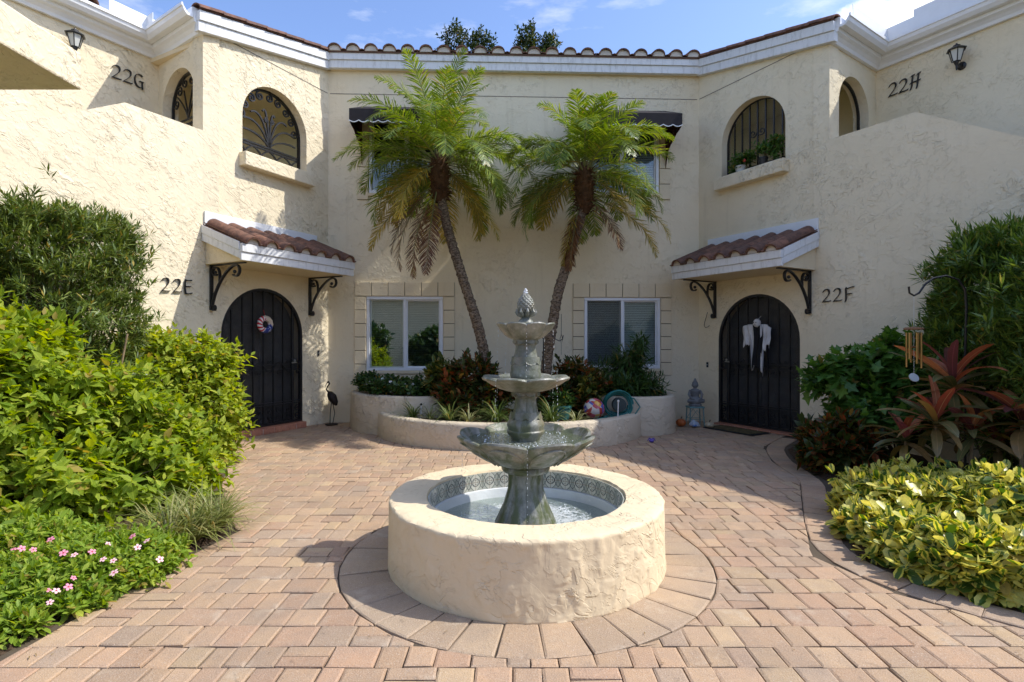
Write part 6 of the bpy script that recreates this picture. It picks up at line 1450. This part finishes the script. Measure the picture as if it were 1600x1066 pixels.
# right shepherd hook with wind chime
Y = 4.95; T = thing('shepherd_hook', at(1508, 560, Y)-Vector((0, 0, at(1508, 560, Y).z)), 'tall black shepherd hook in the right bed holding the wind chime', 'plant hook')
q = [(1508, 560), (1509, 520), (1510, 480), (1508, 452), (1497, 437), (1478, 431), (1458, 435), (1445, 445), (1436, 458), (1428, 462), (1421, 458), (1420, 448)]
mb = MB(); P0 = [at(a, b, Y) for a, b in q]; P1 = [tuple(Vector((v.x, v.y))) for v in P0]; base = Vector((P0[0].x, Y, .02)); mb.tube([base]+P0, [.010]*5+[.009]*8, 8); mb.build('pole', M_IRON, T, smooth=True)
M_BRASS = m_simple('golden_chime_metal', (.42, .25, .08), .35, .5, metal=.7, var=.1); M_WOODC = m_simple('brown_wood_disc', (.18, .09, .04), .6, .3)
c = at(1428, 512, Y); T = thing('wind_chime', (c.x, Y, at(1428, 600, Y).z), 'golden tube wind chime hanging from the shepherd hook on the right', 'wind chime')
k = Y/FPX; mb = MB(); mb.tube([(c.x, Y, c.z+50*k), (c.x, Y, c.z)], .0015, 4); mb.tube([(c.x, Y, c.z), (c.x, Y, c.z-76*k)], .0012, 4); mb.build('string', M_WHITE, T)
mb = MB(); mb.lathe([(.095, -.008), (.10, 0), (.085, .012), (.001, .02)], (c.x, Y, c.z-2*k), 4, cap=(True, False)); mb.build('top_plate', M_WOODC, T)
for i in range(6):
    g = 2*PI*i/6+.3; xx, yy = c.x+.055*math.cos(g), Y+.055*math.sin(g); L = (40+ (i*7) % 20)*k; mb = MB(); mb.tube([(xx, yy, c.z-8*k), (xx, yy, c.z-8*k-L)], .0085, 10); mb.build('chime_tube', M_BRASS, T, smooth=True)
mb = MB(); mb.ball((c.x, Y, c.z-30*k), .02, 10, (1.3, 1.3, .5)); mb.build('striker', M_WOODC, T)
mb = MB(); mb.lathe([(.001, -.004), (.042, -.004), (.042, .004), (.001, .004)], (0, 0, 0), 24); mb.build('wind_sail', m_simple('frosted_disc', (.50, .56, .56), .4), T, M=Matrix.Translation((c.x, Y, c.z-78*k)) @ Matrix.Rotation(PI/2-.5, 4, 'X'))
# flower pots on the right upper sill
def potplant(px, py, r, h, m, label, blobs, sd, n, v=.02):
    u, z = RB.at(px, py, v); zz = SILLZ-.01+.003; T = thing('potted_plant', RB(u, v, zz), label, 'potted plant', 'potted plants on the right upper sill'); c = RB(u, v, zz)
    mb = MB(); mb.lathe([(r*.7, 0), (r, h*.85), (r*1.07, h*.86), (r*1.07, h), (r*.95, h), (r*.9, h*.7)], tuple(c), 24, cap=(True, False)); mb.build('pot', m, T, smooth=True); mb = MB(); mb.lathe([(r*.92, h*.8), (.001, h*.82)], tuple(c), 12); mb.build('soil', M_SOIL, T)
    Bl = [(lambda q: (q.x, q.y, q.z)+tuple(b[3:]))(RB(u+b[0], v+b[1], zz+b[2])) for b in blobs]; tips, d = blob_tips(Bl, n, rs(sd), .25, 3.9, inner=.2); P, Yy, Z, S, ax = shoots(tips, d, rs(sd+1), .10, 7, .055, up=.4, spread=.8)
    ok = (P[:, 2] > zz+.02); P, Yy, Z, S = P[ok], Yy[ok], Z[ok], S[ok]; V, F, uv, _ = leaf_geo(P, Yy, Z, S, 'oval'); mesh_np('foliage', V, [F], M_GRN3, T, uv=uv, tint=np.repeat(rs(2).rand(len(P)), 8), kind='stuff')
    mb = MB()
    for i in range(min(14, len(tips))): mb.tube([tuple(c+Vector((0, 0, h*.8))), tuple(Vector(tips[i])*.5+(c+Vector((0, 0, h+.05)))*.5), tuple(tips[i])], .004, 4, False)
    mb.build('stem', M_TWIG, T)
M_GRN3 = m_leaf('fresh_green_leaf', (.03, .09, .015), (.06, .14, .025), (.12, .2, .04), .35, .4)
potplant(1157, 268, .085, .11, m_simple('white_glazed_pot', (.6, .6, .58), .3), 'white bowl with trailing green plant at the left of the upper right sill', [(-.10, -.02, .10, .12, .09, .12), (.03, .0, .20, .17, .1, .11), (.15, .0, .24, .14, .08, .08)], 91, 120)
potplant(1192, 258, .075, .13, m_simple('black_plastic_pot', (.02, .02, .02), .4), 'black pot with leafy shoots at the right of the upper right sill', [(.05, .0, .28, .20, .10, .10), (.20, .0, .20, .16, .09, .12), (.24, 0, .34, .10, .08, .08)], 95, 120)
u, z = RB.at(1172, 262, .03); T = thing('red_flower', RB(u, .05, SILLZ+.0), 'small red flower bloom among the plants on the upper right sill', 'flower'); mb = MB(); q = RB(u-.05, .10, SILLZ+.15); mb.ball(tuple(q), .026, 8); mb.build('bloom', m_simple('red_petal', (.40, .05, .03), .6), T); mb = MB(); mb.tube([RB(u-.05, .06, SILLZ-.006), q], .003, 4); mb.build('stem', M_TWIG, T)
# bamboo cane in the left bed
a, b = at(183, 605, 5.0), at(199, 522, 5.0); T = thing('garden_cane', (a.x-.15, 5.0, .02), 'thin tan garden cane leaning in front of the dark shrub', 'cane'); mb = MB(); d = (b-a); t = (a.z-.02)/d.z; mb.tube([a-d*t, b], .009, 7); mb.build('cane', M_STEM, T)
# fallen leaves on the paving
M_DRY = m_leaf('fallen_leaf', (.10, .05, .02), (.20, .11, .04), (.26, .20, .08), .2, .6, rib=0); rg = rs(101)
T = thing('leaf_litter', (0, 5, .006), 'dry fallen leaves scattered over the paving', 'fallen leaves', kind='stuff'); n = 520
P = np.stack([rg.uniform(-2.6, 3.0, n), rg.uniform(2.3, 8.4, n), np.full(n, .008)], 1); e = rg.rand(n) < .45; P[e, 0] = np.where(rg.rand(e.sum()) < .5, -2.0-.05*P[e, 1], 2.55)+rg.normal(scale=.12, size=e.sum())
ok = (np.hypot(P[:, 0]-FC.x, P[:, 1]-FC.y) > ROUT+.05) & ((P[:, 0]/2.2)**2+((P[:, 1]-8.6)/1.85)**2 > 1.03); P = P[ok]; Yd = rg.normal(size=P.shape); Yd[:, 2] = .05; Zd = np.tile([0, 0, 1.], (len(P), 1))+rg.normal(scale=.15, size=P.shape)
V, F, uv, _ = leaf_geo(P, Yd, Zd, rg.uniform(.008, .036, len(P)), 'lance'); mesh_np('leaf_scatter', V, [F], M_DRY, T, uv=uv, tint=np.repeat(rg.rand(len(P)), 5), kind='stuff')
# ---- what the windows mirror: the far side of the court
OB = thing('neighbouring_building', (0, -9, 0), 'cream building with a tiled roof across the courtyard, seen only mirrored in the windows', 'building')
mb = MB(); mb.bbox(-14, 14, -9.4, -9, 0, 3.6); mb.build('wall', M_ST2, OB); mb = MB(); mb.prism([(-14.3, -8.7, 3.6), (14.3, -8.7, 3.6), (13, -12, 5.4), (-13, -12, 5.4)], (0, 0, -.05)); mb.build('roof', M_TERRA, OB)
for i, (x, y) in enumerate(((-5.5, -5.0), (5.5, -5.5), (-2.8, -7.2), (3.2, -7.6))):
    shrub('round_shrub', ['clipped shrub mirrored at the far left of the court', 'clipped shrub mirrored at the far right of the court', 'middle shrub left of the court axis behind the camera', 'middle shrub right of the court axis behind the camera'][i], 'shrub', [(x, y, .9, 1.0, .9, .9), (x+.4, y, 1.5, .7, .7, .6)], M_DKG, 'broad', 420, rs(200+i), .3, 7, .24, [(x, y, .05)], 8, .02, inner=.1)
for o in list(bpy.data.objects):
    if o.type == 'MESH' and o.name.startswith(('landing_floor',)): pass
